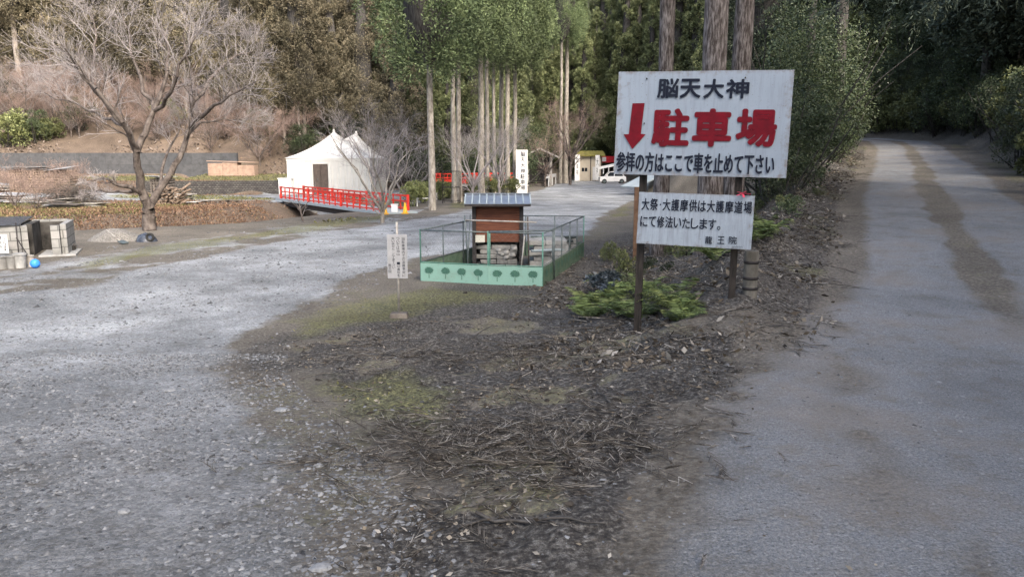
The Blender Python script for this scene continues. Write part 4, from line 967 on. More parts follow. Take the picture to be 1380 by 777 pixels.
rf = mb.build('roof', M['tile'], root); mb = MB()
for i in range(10):
    xx = -rw+.01+i*(2*rw-.02)/9
    for sg_ in (-1, 1): mb.bar((xx, dep/2+sg_*(dep/2+.285), ez+.008), (xx, dep/2, ez+.170), .022, .02)
mb.build('roof_ribs', M['ledge'], rf); mb = MB(); mb.bar((-rw-.01, dep/2, ez+.175), (rw+.01, dep/2, ez+.175), .05, .03); mb.build('ridge_cap', M['tile'], rf)
mb = MB(); mb.box((0,-.27,ez-.03), (rw*2-.02,.025,.045)); mb.build('fascia', M['black'], rf)
mb = MB(); c_ = P(647, 321.5, dk-.06)-kb; mb.box((c_.x, -.055, c_.z), (.19,.006,.15)); o = mb.build('notice_paper', simple('yellowed_paper', (.45,.44,.38), (.55,.54,.47), 6, .8), root)
def rough_block(mb, c, d, rg, rot=0):
    k = len(mb.v); mb.box(c, d, rot=(0,0,rot)); 
    for i in range(k, len(mb.v)): p = mb.v[i]; mb.v[i] = (p[0]+rg.normal()*.006, p[1]+rg.normal()*.006, p[2]+rg.normal()*.005)
rg = np.random.default_rng(8)
def pile(name, px0, px1, py0, py1, d, label, mt='stone', bw=.34, hh=.10, dpt=.3):
    q = at((px0+px1)/2, d, py1); root = empty(name, q, label=label, cat='stones'); xw = X(px1, d, py1)-X(px0, d, py1); zh = P(px0, py0, d).z-q.z; k = 0; z = 0
    while z < zh:
        x = -xw/2+(.1 if k % 2 else 0)
        while x < xw/2-.1:
            L_ = min(bw*(.7+.6*rg.random()), xw/2-x); mb = MB(); rough_block(mb, (x+L_/2, 0, z+hh/2), (L_*.97, dpt*(.85+.2*rg.random()), hh*.94), rg); mb.build('stone_block', M[mt], root, bev=.012); x += L_
        z += hh; k += 1
pile('stone_stack', 641, 697, 329, 356, dk+.2, 'rough stacked stone blocks inside the open base of the kiosk', dpt=.28)
pile('stone_stack', 712, 764, 326, 352, 15.8, 'grey stone slabs stacked right of the kiosk inside the enclosure', 'concrete', .5, .11, .8)
pile('stone_stack', 735, 775, 322, 345, 16.8, 'low slab steps at the back corner of the enclosure', 'concrete', .6, .12, .5)
q = G(687, 354, 12, 20)
for j in range(9):
    mb = MB(); a = rg.random()*6.28; r_ = .05+.03*rg.random(); n = 10; mb.lathe([(r_*.4,-r_*.7),(r_*.95,-r_*.2),(r_,.2*r_),(r_*.5,r_*.75)], n=9)
    mb.v = [(p[0]*(1+.2*rg.normal()*.5), p[1], p[2]) for p in mb.v]
    c_ = P(672+26*rg.random(), 333+20*rg.random(), 14.65); tag(mb.build('loose_stone', M['stone'], None, loc=(c_.x, c_.y, max(c_.z, gz(c_.x, c_.y)+.05))), 'rounded stone heaped against the slabs at the kiosk base', 'stone', 'loose stones at the kiosk base')
# poles and horizontal rails round the kiosk
for a, b, r_, mt, lb in (((626,290,14.6),(632,354,14.6),.014,'steel','dark pole leaning left of the kiosk, outer one'), ((634,289,14.5),(629,356,14.3),.013,'steel','dark pole leaning left of the kiosk, inner one'),
        ((711,292,14.7),(713,352,14.9),.016,'plank','upright stake right of the kiosk'), ((707,318,14.2),(701,356,14.2),.014,'greywood','pale pole leaning on the right kiosk post'),
        ((627,296.5,14.3),(723,299.5,14.3),.014,'greywood','pale horizontal pole lashed across the kiosk front, upper'), ((660,312,13.6),(747,310.5,13.6),.013,'steel','grey horizontal pipe across the enclosure in front of the kiosk'),
        ((716,319.5,16.0),(776,319.5,16.6),.03,'steel','grey pipe lying on top of the slab stack'), ((716,327,15.6),(772,325,16.2),.03,'steel','grey pipe lying on the front of the slab stack'),
        ((747,311,13.6),(747,354,13.7),.014,'steel','upright pipe carrying the grey horizontal pipe'), ((716,338,15.2),(768,336,15.5),.03,'ledge','pale pipe lying low in front of the slab stack'), ((660,312,13.6),(660,360,13.7),.013,'greenpipe','upright green pipe inside the enclosure front')):
    pa, pb = P(*a), P(*b); pm = pb.copy(); 
    if 'upright' in lb or 'leaning' in lb or 'stake' in lb: pb.z = gz(pb.x, pb.y)-.03
    mb = MB(); mb.bar(pa-pb, (0,0,0), r_, n=8); tag(mb.build('pole', M[mt], None, smooth=True, loc=pb), lb, 'pole')
# ---------------------------------------------------------------- red bridges
def railing(root, a, b, h, n, mt, name='railing'):
    a, b = Vector(a), Vector(b); rl = None; mb = MB()
    mb.bar(a+Vector((0,0,h)), b+Vector((0,0,h)), .075, .07); rl = mb.build(name, mt, root)
    for f in (.62, .14): mb = MB(); mb.bar(a+Vector((0,0,h*f)), b+Vector((0,0,h*f)), .05, .06); mb.build('rail', mt, rl)
    for i in range(n+1):
        p = a+(b-a)*i/n; big = i in (0, n) or i % 6 == 0; mb = MB(); mb.box(p+Vector((0,0,(h+(.06 if big else -.04))/2)), (.11 if big else .06, .11 if big else .06, h+(.06 if big else -.04))); mb.build('post', mt, rl)
N1 = P(513,284.5,31.2); N1.z = -.60; F1 = P(379,268,41.2); F1.z = -.56
dirb = (F1-N1).normalized(); perp = Vector((-dirb.y, dirb.x, 0)); perp = perp if perp.x > 0 else -perp;BW = 1.3
root = empty('red_bridge', N1, label='nearer footbridge with bright vermilion railings crossing the stream to the marquee', cat='bridge')
o0 = Vector((0,0,0)); o1 = F1-N1; dk_ = .06
mb = MB(); mid = perp*BW/2; ext = dirb*.6
mb.bar(mid-ext+Vector((0,0,-.02)), o1+mid+ext+Vector((0,0,-.02)), BW+.25, .12); mb.build('deck', M['ledge'], root)
mb = MB()
for f in (.12, .88): mb.bar(perp*BW*f+Vector((0,0,-.22)), o1+perp*BW*f+Vector((0,0,-.22)), .18, .27)
mb.build('beams', M['black'], root)
up = Vector((0,0,.045)); railing(root, o0+up, o1+up, .62, 18, M['vermilion']); railing(root, o0+perp*BW+up, o1+perp*BW+up, .62, 18, M['vermilion'])
for k, (pp, sgn) in enumerate(((o0, 1), (o1, -1))):
    mb = MB(); c_ = pp+mid-dirb*(.05*sgn); e = Matrix.Rotation(math.atan2(perp.y, perp.x), 3, 'Z'); mb.box(c_+Vector((0,0,-1.3)), (BW+1.2,.8,1.9), rot=e); mb.build('abutment', M['concrete'], root)
for px_, py_, d, lb in ((519,286.5,30.6,'yellow traffic cone at the left near corner of the red bridge'), (546,284,31.2,'yellow traffic cone at the right near corner of the red bridge')):
    q = at(px_, d, py_); root = empty('traffic_cone', q, label=lb, cat='traffic cone', group='cones at the red bridge'); mb = MB(); mb.lathe([(.11,.04),(.10,.06),(.03,.46),(.025,.47)], n=16); mb.build('cone', M['yellow'], root, smooth=True); mb = MB(); mb.box((0,0,.022), (.28,.28,.035)); mb.build('base', M['yellow'], root)
q = P(532, 285, 31.3); mb = MB(); mb.box((0,0,.18), (.26,.2,.36)); mb.box((0,0,.38), (.30,.24,.04)); tag(mb.build('white_box', M['whitep'], None, bev=.01, loc=(q.x, q.y, gz(q.x,q.y))), 'white box standing between the two yellow cones at the bridge end', 'box')
a, b = at(584, 57.5, 248), at(697, 59.5, 248); a.z = b.z = P(640, 248, 58.5).z
root = empty('far_red_bridge', a, label='farther red-railed bridge half hidden behind the bare cedar trunks', cat='bridge')
mb = MB(); mb.bar((0,.9,-.1), (b-a)+Vector((0,.9,-.1)), 1.9, .14); mb.build('deck', M['concrete'], root); mb = MB(); mb.bar((0,.1,-.3), (b-a)+Vector((0,.1,-.3)), .2, .3); mb.build('beam', M['black'], root)
railing(root, (0,0,0), b-a, .80, 24, M['vermilion']); railing(root, (0,1.8,0), (b-a)+Vector((0,1.8,0)), .80, 24, M['vermilion'])
for f in (.0, .5, 1.0):
    mb = MB(); mb.box((b-a)*f+Vector((0,.9,-1.3)), (.5,1.9,2.1)); mb.build('pier', M['concrete'], root)
mb = MB(); 
for i in range(18): mb.box((b-a)*((i+.5)/18)+Vector((0,.0,.27)), ((b-a).length/18*.72,.02,.22))
mb.build('infill_panels', M['vermilion'], root)
# iron frame by the cedar pair
q = at(607, 40, 272); root = empty('iron_frame', q, label='tall thin black iron frame standing around the close cedar pair', cat='frame'); zt = P(607, 231, 40).z-q.z
for x_, y_ in ((-.42,0),(.48,0),(-.42,.9),(.48,.9)): mb = MB(); mb.bar((x_,y_,-.1), (x_,y_,zt+(.6 if x_ < 0 and y_ == 0 else 0)), .018, n=6); mb.build('upright', M['black'], root)
for z in (zt, zt*.5, .12):
    mb = MB(); mb.bar((-.42,0,z), (.48,0,z), .016, n=6); mb.bar((-.42,.9,z), (.48,.9,z), .016, n=6); mb.bar((-.42,0,z), (-.42,.9,z), .016, n=6); mb.bar((.48,0,z), (.48,.9,z), .016, n=6); mb.build('crossbar', M['black'], root)
# ---------------------------------------------------------------- marquees
def tent(px0, px1, d, pyb, pye, pkx, pky, dep, label, door=False):
    x0, x1 = X(px0, d), X(px1, d); q = Vector(((x0+x1)/2, d, gz((x0+x1)/2, d+.5))); root = empty('marquee', q, label=label, cat='tent'); hw = (x1-x0)/2
    ez = P(px0, pye, d).z-q.z; pk = P(pkx, pky, d+dep/2)-q; mb = MB(); 
    vs = []; fs = []; n = 20; m = 12
    for j in range(m+1):
        t = j/m; z = ez+(pk.z-ez)*(t**1.0*.62+.38*t**2.6); s_ = 1-t
        s_ = s_+.02*(t < .01)
        for i in range(n):
            k = i/n*4; e = int(k); f = k-e; c = [(-1,-1),(1,-1),(1,1),(-1,1)]; a_, b_ = c[e], c[(e+1) % 4]; u = a_[0]+(b_[0]-a_[0])*f; v = a_[1]+(b_[1]-a_[1])*f
            sag = 1-.03*math.sin(math.pi*f)*(1-t); vs.append((u*hw*s_*sag*1.02+pk.x*t, dep/2+v*dep/2*s_*sag*1.02+(pk.y-dep/2)*t, z-.05*math.sin(math.pi*f)*(1-t)))
    for j in range(m):
        for i in range(n): fs.append((j*n+i, j*n+(i+1) % n, (j+1)*n+(i+1) % n, (j+1)*n+i))
    mb.add(vs, fs); r_ = mb.build('roof', M['tentw'], root, smooth=False)
    mb = MB(); mb.lathe([(.12,pk.z-.15),(.07,pk.z+.12),(.02,pk.z+.16)], c=(pk.x, pk.y, 0), n=10); mb.build('peak_cap', M['tentw'], r_)
    # scalloped valance
    mb = MB()
    for sgn, y_ in ((-1, -.03), (1, dep+.03)): mb.box((0, y_, ez-.10), (hw*2*1.01, .02, .22))
    for sx in (-1, 1): mb.box((sx*hw*1.012, dep/2, ez-.10), (.02, dep, .22))
    mb.build('valance', M['tentw'], r_)
    def wall(p, q_, n_, name='side_wall'):
        mb = MB(); p, q_ = Vector(p), Vector(q_); ex = (q_-p); nr = Vector((-ex.y, ex.x, 0)).normalized(); vs = []
        for i in range(n_+1):
            t = i/n_; o_ = nr*(.04*math.sin(i*2.4)); vs += [p+ex*t+o_+Vector((0,0,-.05)), p+ex*t+o_*.3+Vector((0,0,ez-.02))]
        mb.add(vs, [(2*i, 2*i+2, 2*i+3, 2*i+1) for i in range(n_)]); o = mb.build(name, M['tentw'], root); sd = o.modifiers.new('thickness', 'SOLIDIFY'); sd.thickness = .01
    if door:
        a_, b_ = X(423, d)-q.x, X(442.5, d)-q.x; zt_ = P(430, 221, d).z-q.z
        wall((-hw,0,0), (a_-.02,0,0), 16); wall((b_+.02,0,0), (hw,0,0), 26)
        mb = MB(); mb.box(((a_+b_)/2, 0, (zt_+ez)/2), (b_-a_+.06, .02, ez-zt_)); mb.build('door_header', M['tentw'], root)
        dr = empty('door', (0,0,0)); dr.parent = root; COL.objects.unlink(dr); bpy.data.objects.remove(dr)
        mb = MB(); 
        for k in (0, 1): mb.box((a_+(b_-a_)*(k*.5+.25), .03, zt_/2), ((b_-a_)/2*.97, .04, zt_))
        dd = mb.build('door', M['doorbrown'], root);
        mb = MB(); mb.box(((a_+b_)/2-.22, -.01, zt_*.5), (.04,.05,.12)); mb.build('handle', M['steel'], dd)
    else: wall((-hw,0,0), (hw,0,0), 30)
    wall((hw,0,0), (hw,dep,0), 30); wall((-hw,0,0), (-hw,dep,0), 30); wall((-hw,dep,0), (hw,dep,0), 20)
    for sx in (-1, 1):
        for y_ in (0, dep): mb = MB(); mb.bar((sx*(hw-.06), y_+(.06 if y_ == 0 else -.06), 0), (sx*(hw-.06), y_+(.06 if y_ == 0 else -.06), ez), .035, n=8); mb.build('tent_pole', M['steel'], root)
tent(388, 500, 54.5, 248, 213, 450, 177, 6.6, 'front white marquee with concave pointed roof and a brown door', True)
tent(393, 499, 61.3, 244, 211, 480, 179, 6.4, 'rear white marquee whose pointed roof shows behind the front one')
mb = MB(); q = at(385, 54.2, 248); mb.box((0,0,.55), (.9,.5,1.1)); mb.box((0,0,1.13), (1.0,.6,.06)); tag(mb.build('white_cabinet', M['whitep'], None, bev=.02, loc=q), 'white cabinet outside the left front corner of the front marquee', 'cabinet')
# ---------------------------------------------------------------- walls of the far field
a, b = Vector((-26.5, 53.1, 0)), Vector((-16.95, 54.25, 0)); mb = MB(); zt = gz(-20, 56)+.05
mb.bar((a.x,a.y,zt-.75), (b.x,b.y,zt-.75), .3, 1.5); mb.bar((b.x+.02,b.y,zt-.75), (b.x+.02,b.y+8.5,zt-.75), .3, 1.5); tag(mb.build('terrace_wall', M['stonewall'], None), 'low dark stone wall holding the grass terrace left of the marquee', 'wall')
zt = gz(-35, 64)+.1; mb = MB(); mb.box((-59, 62.95, zt-1.0), (72, .35, 2.2)); tag(mb.build('retaining_wall', M['concwall'], None), 'long stained grey retaining wall at the foot of the brown slope', 'wall')
# board stack / shed
q = at(300, 60.3, 226); root = empty('board_shed', q, label='low orange-brown boarded stack with three bays at the foot of the slope', cat='shed')
for i, (xa, xb, hh) in enumerate(((-1.0,.15,1.0),(.17,1.35,1.05),(1.37,2.7,.85))):
    mb = MB(); nb = 6
    for k in range(nb): mb.box(((xa+xb)/2, 0, hh*(k+.5)/nb), (xb-xa, .9, hh/nb*.94))
    mb.build('board_bay', M['brownboard'], root)
mb = MB(); mb.box((.85,0,1.12), (3.8,1.1,.05), rot=(0,.03,0)); mb.build('cover_sheet', M['brownboard'], root)
# firewood stacks under tin sheets
def woodstack(px0, px1, py0, py1, d, label, sheet=True, mt='firewood', lr=.09):
    q = at((px0+px1)/2, d, py1); root = empty('firewood_stack', q, label=label, cat='woodpile', group=None); xw = X(px1, d, py1)-X(px0, d, py1); zh = max(P(px0, py0, d).z-q.z, .3); V = []; mb = MB(); rg = np.random.default_rng(px0)
    z = lr
    while z < zh:
        x = -xw/2+lr
        while x < xw/2:
            r_ = lr*(.75+.35*rg.random()); yy = .06*rg.random(); jj = 0 if sheet else .13; mb.bar((x+jj*rg.normal()*.5, -yy+jj*rg.normal(), z*(1-.3*abs(x/xw)*(jj > 0))), (x+jj*rg.normal(), .8*(1-jj)+jj*rg.normal(), max(z+(.02+jj*.5)*rg.normal(), .08)), r_*(1-.35*(jj > 0)), n=6); x += lr*1.85
        z += lr*1.75
    mb.build('logs', M[mt], root)
    if sheet:
        mb = MB(); 
        for k in range(3):
            x = -xw/2+xw*(k+.5)/3; mb.box((x, .3, z+.02+.04*(k % 2)), (xw/3*1.15, 1.3, .02), rot=(.08*rg.normal(), .06*rg.normal(), .1*rg.normal()))
        mb.build('cover_sheets', M['tin'], root)
    return root
woodstack(12, 95, 229, 248, 46, 'long firewood stack under grey tin sheets at the left edge of the field')
woodstack(202, 229, 241, 254, 44, 'small dark firewood stack under a sheet seen through the cherry fork', mt='plank')
woodstack(206, 246, 252, 264, 38, 'heap of reddish split firewood behind the cherry trunk', sheet=False)
# lumber and sheets lying in the field
def sheets(px_, py_, d, w_, dpt, label, n=4, mt='tin', hh=.03, name='sheet_stack', cat='sheets'):
    q = at(px_, d, py_); root = empty(name, q, label=label, cat=cat); rg = np.random.default_rng(int(px_*3+py_))
    for k in range(n):
        mb = MB(); mb.box((w_*.08*rg.normal(), .1*rg.normal(), .10+k*(hh+.03)), (w_*(.75+.25*rg.random()), dpt*(.7+.3*rg.random()), hh), rot=(.04*rg.normal(), .04*rg.normal(), .12*rg.normal())); mb.build('sheet', M[mt if k % 2 == 0 else 'greywood'], root)
    for sx in (-1, 1): mb = MB(); mb.box((sx*w_*.3, 0, .04), (.1, dpt*.8, .1)); mb.build('bearer', M['plank'], root)
sheets(8, 252, 41, 2.2, 1.6, 'stack of grey tin sheets at the left frame edge of the field', 7)
sheets(35, 254, 40, 2.0, 1.2, 'stack of curled tin sheets right of the left-edge stack', 4)
sheets(14, 230, 47, 3.0, 1.5, 'grey tin sheets laid high at the left frame edge', 5, hh=.05)
sheets(84, 273, 35, 1.9, .9, 'dark boards stacked above the grassy stream bank', 3, 'plank')
sheets(128, 270, 36, 1.1, .8, 'small pale board stack right of the dark boards', 3, 'greywood')
sheets(75, 257, 38.5, 1.8, .8, 'dark sheet-topped stack in front of the brush heap', 4, 'plank')
sheets(241, 257, 44.5, 1.9, 1.0, 'dark boards on trestles right of the cherry fork', 4, 'plank', hh=.05)
sheets(258, 266, 40, .9, .6, 'single white sheet lying on the brown bank', 1, 'whitep')
sheets(285, 264, 41, 1.3, .5, 'dark plank lying on the brown bank right of the white sheet', 2, 'plank')
sheets(312, 264.5, 41.5, .8, .5, 'short dark plank on the brown bank near the bridge', 1, 'plank')
sg_ = Segs(); rg = np.random.default_rng(3); q = at(95, 40, 258)
for k in range(900):
    p = rg.normal(size=3)*(.75,.5,.32)+(0,0,.35); p[2] = abs(p[2]); sg_.poly(wander(p, unit(rg.normal(size=(1,3))*(1,1,.5))[0], .7, 3, rg, .3, 0), .012, .005)
V_, F_ = sg_.mesh(3); tag(mesh_np('brush_heap', V_, F_, M['plank'], None, loc=q), 'dark heap of cut brushwood in the field', 'brush heap')
# ---------------------------------------------------------------- concrete block incinerator, bins
A = gp(0, 357, 8, 30); q = at(48, 17.0, 350); root = empty('block_enclosure', q, label='low grey concrete-block burning pit with a sooty open compartment at the left frame edge', cat='block pit'); root.rotation_euler[2] = .42
zt = P(48, 303, 17).z-q.z
def sl(px_, d, py_=330): return X(px_, d, py_)-q.x
xL, xm, xd, xr = sl(-60, 17), sl(22, 16.7), sl(57, 17), sl(92, 17.3)
def wl(a, b, h, nm='block_wall', t=.12, mt='block', z0=-.1): mb = MB(); mb.bar((a[0],a[1],(h+z0)/2), (b[0],b[1],(h+z0)/2), t, h-z0); return mb.build(nm, M[mt], root)
wl((xL,.0), (xm,-.15), zt*1.05); wl((xm+.07,-.15), (xd-.42,.2), zt*.98); wl((xL,1.5), (xr-.05,1.5), zt*1.02); wl((xr,-.0), (xr,1.44), zt); wl((xr-.24,-.06), (xr-.07,-.06), zt*.97)
wl((xd-.3,.3), (xd-.3,1.43), zt, 'soot_wall', mt='soot'); wl((xd-.24,1.42), (xr-.07,1.42), zt*.95, 'soot_wall', t=.02, mt='soot'); wl((xm,-.08), (xm,1.43), zt*.97, 'partition')
wl((xr-.075,.01),(xr-.075,1.4),zt*.93,'soot_wall',t=.02,mt='soot')
mb = MB(); mb.box((xd+.27,.45,.02), (.75,1.2,.04)); mb.build('floor_slab', M['concrete'], root)
mb = MB(); mb.box(((xL+xm)/2,.7,zt*1.08), (xm-xL,1.9,.02), rot=(.03,0,0)); mb.build('cover_sheet', M['tarp'], root)
mb = MB()
for k in range(14): mb.box((xd+.2+.3*rg.random(), .6+.4*rg.random(), .08+.12*rg.random()), (.12,.1,.08), rot=(rg.random()*3, rg.random()*3, rg.random()*3))
mb.build('ash', M['soot'], root)
for a_, b_, lb in (((21,300,16.6),(26,350,16.45),'thin dark rod leaning on the block wall, upright one'), ((22,320,16.6),(38,345,16.4),'thin dark rod leaning slanted on the block wall')):
    pb = P(*b_); mb = MB(); mb.bar(P(*a_)-pb, (0,0,0), .014, n=6); tag(mb.build('rod', M['black'], None, loc=pb), lb, 'rod')
q2 = P(3, 341, 16.3); root2 = empty('notice_board', q2, label='white notice board with dark text propped on the block wall at the left edge', cat='sign'); mb = MB(); z1 = P(3,316,16.3).z-q2.z; mb.box((0,0,z1/2), (.30,.02,z1)); mb.build('plate', M['whitep'], root2)
for k, s_ in enumerate(('ここにゴミを', '捨てないで', '下さい')): vertical_text(s_, M['ink'], root2, .09-.09*k, z1*.93, z1*(.12+.1*k), .06, y=-.014, bold=.05)
for px_, py_, wpx, hpx, mt, lb in ((1,361.5,22,18,'bin','grey plastic bucket at the left frame edge'), (15.5,361,12,18,'bin','narrow dark grey bucket between two wider ones'), (28,360,16,20,'concrete','beige-grey bucket with a rim, third from the left edge'), (42,358.5,9,16,'greywood','small pale bucket behind the blue ball'),):
    d = 2.22*997/(py_-215); q = at(px_, d, py_); r_ = wpx/997*d/2; h = hpx/997*d; root = empty('bucket', q, label=lb, cat='bucket', group='buckets by the block pit')
    mb = MB(); mb.lathe([(r_*.8,0),(r_*.95,h*.9),(r_*.95,h),(r_*.85,h),(r_*.75,.03)], n=20); mb.build('body', M[mt], root, smooth=False); mb = MB(); mb.lathe([(r_*.96,h*.86),(r_*1.06,h*.88),(r_*1.06,h*.98),(r_*.96,h)], n=20); mb.build('rim', M[mt], root)
q = at(47.5, 15.2, 357); mb = MB(); prof = [(.095*math.cos(t), .095+.095*math.sin(t)) for t in np.linspace(-1.4, 1.4, 9)]; mb.lathe(prof, n=12); tag(mb.build('blue_container', M['blue'], None, smooth=True, loc=q), 'small bright blue rounded plastic container at the right end of the bucket row', 'container')
# gravel mound and black sheet
def mound(q, rx, ry, h, mt, name, label, cat, seed, squash=1.0):
    xs_ = np.linspace(-1.2, 1.2, 44); A_, B_ = np.meshgrid(xs_, xs_); r = np.hypot(A_, B_); z = h*np.clip(1-r*r, 0, 1)**squash*(1+.5*fbm(A_*2.5, B_*2.5, seed))+.12*h*fbm(A_*9, B_*9, seed+1)-.04-.3*np.clip(r-1, 0, 1)
    V_ = np.stack([A_.ravel()*rx, B_.ravel()*ry, z.ravel()], 1); n = 44; i0 = (np.arange(n-1)[:, None]*n+np.arange(n-1)[None]).ravel(); return tag(mesh_np(name, V_, np.stack([i0, i0+1, i0+1+n, i0+n], 1), M[mt], None, smooth=True, loc=q), label, cat)
mound(at(158, 20.6, 336), .8, .6, .34, 'moundm', 'gravel_mound', 'low grey gravel mound between the block pit and the cherry tree', 'gravel mound', 5)
mound(at(198, 20.3, 331), .30, .25, .26, 'tarp', 'plastic_sheet', 'crumpled black plastic sheet dumped at the foot of the cherry tree', 'plastic sheet', 8, .6)
q = at(203, 19.9, 329); mb = MB(); n = 20; 
for i in range(n):
    a0, a1 = 2*math.pi*i/n, 2*math.pi*(i+1)/n; mb.bar((.09*math.cos(a0),0,.15+.09*math.sin(a0)), (.09*math.cos(a1),0,.15+.09*math.sin(a1)), .035, n=6)
tag(mb.build('hose_coil', M['tyre'], None, loc=q), 'black coiled hose on the plastic sheet', 'hose')
q = at(163, 19.6, 334); root = empty('shovel', q, label='pale shovel lying on the front of the gravel mound', cat='shovel'); mb = MB(); mb.bar((-.5,.3,.35), (0,0,.08), .014, n=6); mb.build('handle', M['greywood'], root); mb = MB(); mb.box((.1,-.06,.06), (.24,.17,.02), rot=(.1,.2,-.5)); mb.build('blade', M['steel'], root)
# culvert under bridge
# ---------------------------------------------------------------- far hut, shelter, banner, guard rails, car
q = at(794, 108, 226); root = empty('small_hut', q, label='far small pale hut with a yellow-green mossy roof', cat='hut'); zt = P(794, 209, 108).z-q.z; w2 = 1.75
mb = MB(); mb.box((0,1.2,zt/2), (w2*2,2.4,zt)); mb.build('walls', simple('cream_wall', (.55,.48,.38), (.62,.56,.45), 2, .8), root)
mb = MB(); mb.box((0,1.0,zt+.22), (w2*2+1.0,3.2,.14), rot=(.22,0,0)); mb.build('roof', M['yelroof'], root)
mb = MB(); mb.box((.9,-.03,1.05), (.8,.05,1.9)); mb.build('door', M['whitep'], root)
for k in range(2): mb = MB(); mb.box((.0+.45*k-.9,-.03,1.6), (.35,.05,.5)); mb.build('window', M['glass'], root)
for x_ in (-w2,0.2,w2): mb = MB(); mb.box((x_,-.06,zt/2), (.12,.08,zt)); mb.build('post', M['doorbrown'], root)
q = at(727, 79, 241); root = empty('dark_shelter', q, label='small open shelter with a dark interior behind the tall vertical sign', cat='shelter'); zt = P(727, 212, 79).z-q.z
for x_ in (-1.2, 1.2):
    for y_ in (0, 2): mb = MB(); mb.box((x_,y_,zt/2), (.22,.22,zt)); mb.build('post', M['greywood'], root)
mb = MB(); mb.box((0,2.1,zt/2), (2.4,.1,zt)); mb.build('back_wall', M['black'], root); mb = MB(); mb.box((-1.25,1,zt/2), (.08,1.8,zt)); mb.build('side_wall', M['black'], root)
mb = MB(); mb.box((-1.0,1,zt+.45), (2.3,3.0,.14), rot=(0,-.42,0)); mb.box((1.0,1,zt+.45), (2.3,3.0,.14), rot=(0,.42,0)); mb.build('roof', M['greywood'], root)
mb = MB(); mb.box((0,.5,.4), (2.0,.5,.12)); mb.box((0,.3,.25), (2.2,.1,.5)); mb.build('bench', M['plank'], root)
def guard(p0, p1, label, hh=.75, n=4, mt='whitep'):
    root = empty('guard_rail', p0, label=label, cat='guard rail'); d = p1-p0
    mb = MB(); mb.bar((0,0,hh), d+Vector((0,0,hh)), .06, .35); mb.build('beam', M[mt], root)
    for i in range(n+1): p = d*i/n; mb = MB(); mb.bar(p+Vector((0,.08,-.2)), p+Vector((0,.08,hh+.12)), .06, n=8); mb.build('post', M[mt], root)
guard(at(734,74,236), at(749,86,231), 'white guard rail beside the dark shelter', 1.0, 3)
guard(P(806,234,100), P(842,226,100), 'white guard rail above the parked car', .7, 5)
q = at(818, 112, 222); root = empty('red_banner', q, label='long red banner with a white square hung beyond the parked car', cat='banner'); z0 = P(818,219,112).z-q.z; z1 = P(818,210.5,112).z-q.z
mb = MB(); mb.box((1.2,0,(z0+z1)/2), (4.6,.04,z1-z0)); mb.build('cloth', simple('red_cloth', (.55,.03,.04), (.45,.02,.03), 2, .8), root); mb = MB(); mb.box((-.45,-.04,(z0+z1)/2), (.6,.02,.65)); mb.build('emblem', M['whitep'], root)
for x_ in (-1.1, 3.5): mb = MB(); mb.bar((x_,.05,-.2), (x_,.05,z1+.1), .06, n=8); mb.build('pole', M['greywood'], root)
# parked car
dcar = 92; q = at(825, dcar, 243); q.z = P(825, 242.3, dcar).z
root = empty('parked_car', (q.x, q.y, gz(q.x, q.y)), 0.0, 'white small hatchback parked side-on at the far end of the gravel track', 'car')
def car(root, L_=3.25, Wc=1.5, hh=1.42):
    low = [(-1,.25),(-1,.62),(-.93,.80),(-.52,.90),(.80,.92),(.97,.86),(1,.55),(1,.25)]; cab = [(-.55,.90),(-.28,1.0*hh),(.05,hh*1.03),(.62,hh),(.86,.92)]
    for nm, prof, wd, mt in (('body', low, Wc, 'whitep'), ('roof', [(-.27,hh-.06),(-.25,hh),(.05,hh*1.03),(.62,hh),(.64,hh-.06)], Wc*.86, 'whitep')):
        mb = MB(); mb.prism(prof, lambda p: (p[0]*L_/2, -wd/2, p[1]), lambda p: (p[0]*L_/2, wd/2, p[1])); b_ = mb.build(nm, M[mt], root, bev=.05)
    mb = MB(); mb.prism([(-.53,.89),(-.27,hh-.04),(.62,hh-.04),(.84,.90)], lambda p: (p[0]*L_/2, -Wc*.44, p[1]), lambda p: (p[0]*L_/2, Wc*.44, p[1])); mb.build('windows', M['glass'], root)
    for x0, x1 in ((-.53,-.27),(.08,.12),(.84,.62)):
        for sy in (-1, 1): mb = MB(); mb.bar((x0*L_/2, sy*Wc*.45, .9), (x1*L_/2, sy*Wc*.43, hh-.03), .07); mb.build('pillar', M['whitep'], root)
    for x_ in (-.64, .66):
        for sy in (-1, 1):
            mb = MB(); mb.bar((x_*L_/2, sy*(Wc/2-.16), .29), (x_*L_/2, sy*(Wc/2+.02), .29), .29, n=20); wh = mb.build('wheel', M['tyre'], root, smooth=False); mb = MB(); mb.bar((x_*L_/2, sy*(Wc/2+.021), .29), (x_*L_/2, sy*(Wc/2+.035), .29), .18, n=16); mb.build('rim', M['steel'], wh)
    for sy in (-1, 1): mb = MB(); mb.box((-.985*L_/2, sy*Wc*.36, .68), (.06,.25,.14)); mb.build('headlight', M['glass'], root); mb = MB(); mb.box((.985*L_/2, sy*Wc*.4, .75), (.06,.15,.22)); mb.build('tail_light', M['red'], root)
    mb = MB(); mb.box((-.43*L_/2, -Wc/2-.06, .95), (.12,.14,.1)); mb.build('mirror', M['whitep'], root)
car(root)
# pale slab beside the right end of the track
a = P(848, 252, 52); mb = MB(); b = P(872, 238, 52); mb.bar((0,0,0), b-a+Vector((1.2,2,.3)), 1.6, .08); tag(mb.build('concrete_ramp', M['ledge'], None, loc=a), 'pale blue-grey sloping slab half hidden behind the large sign', 'ramp')
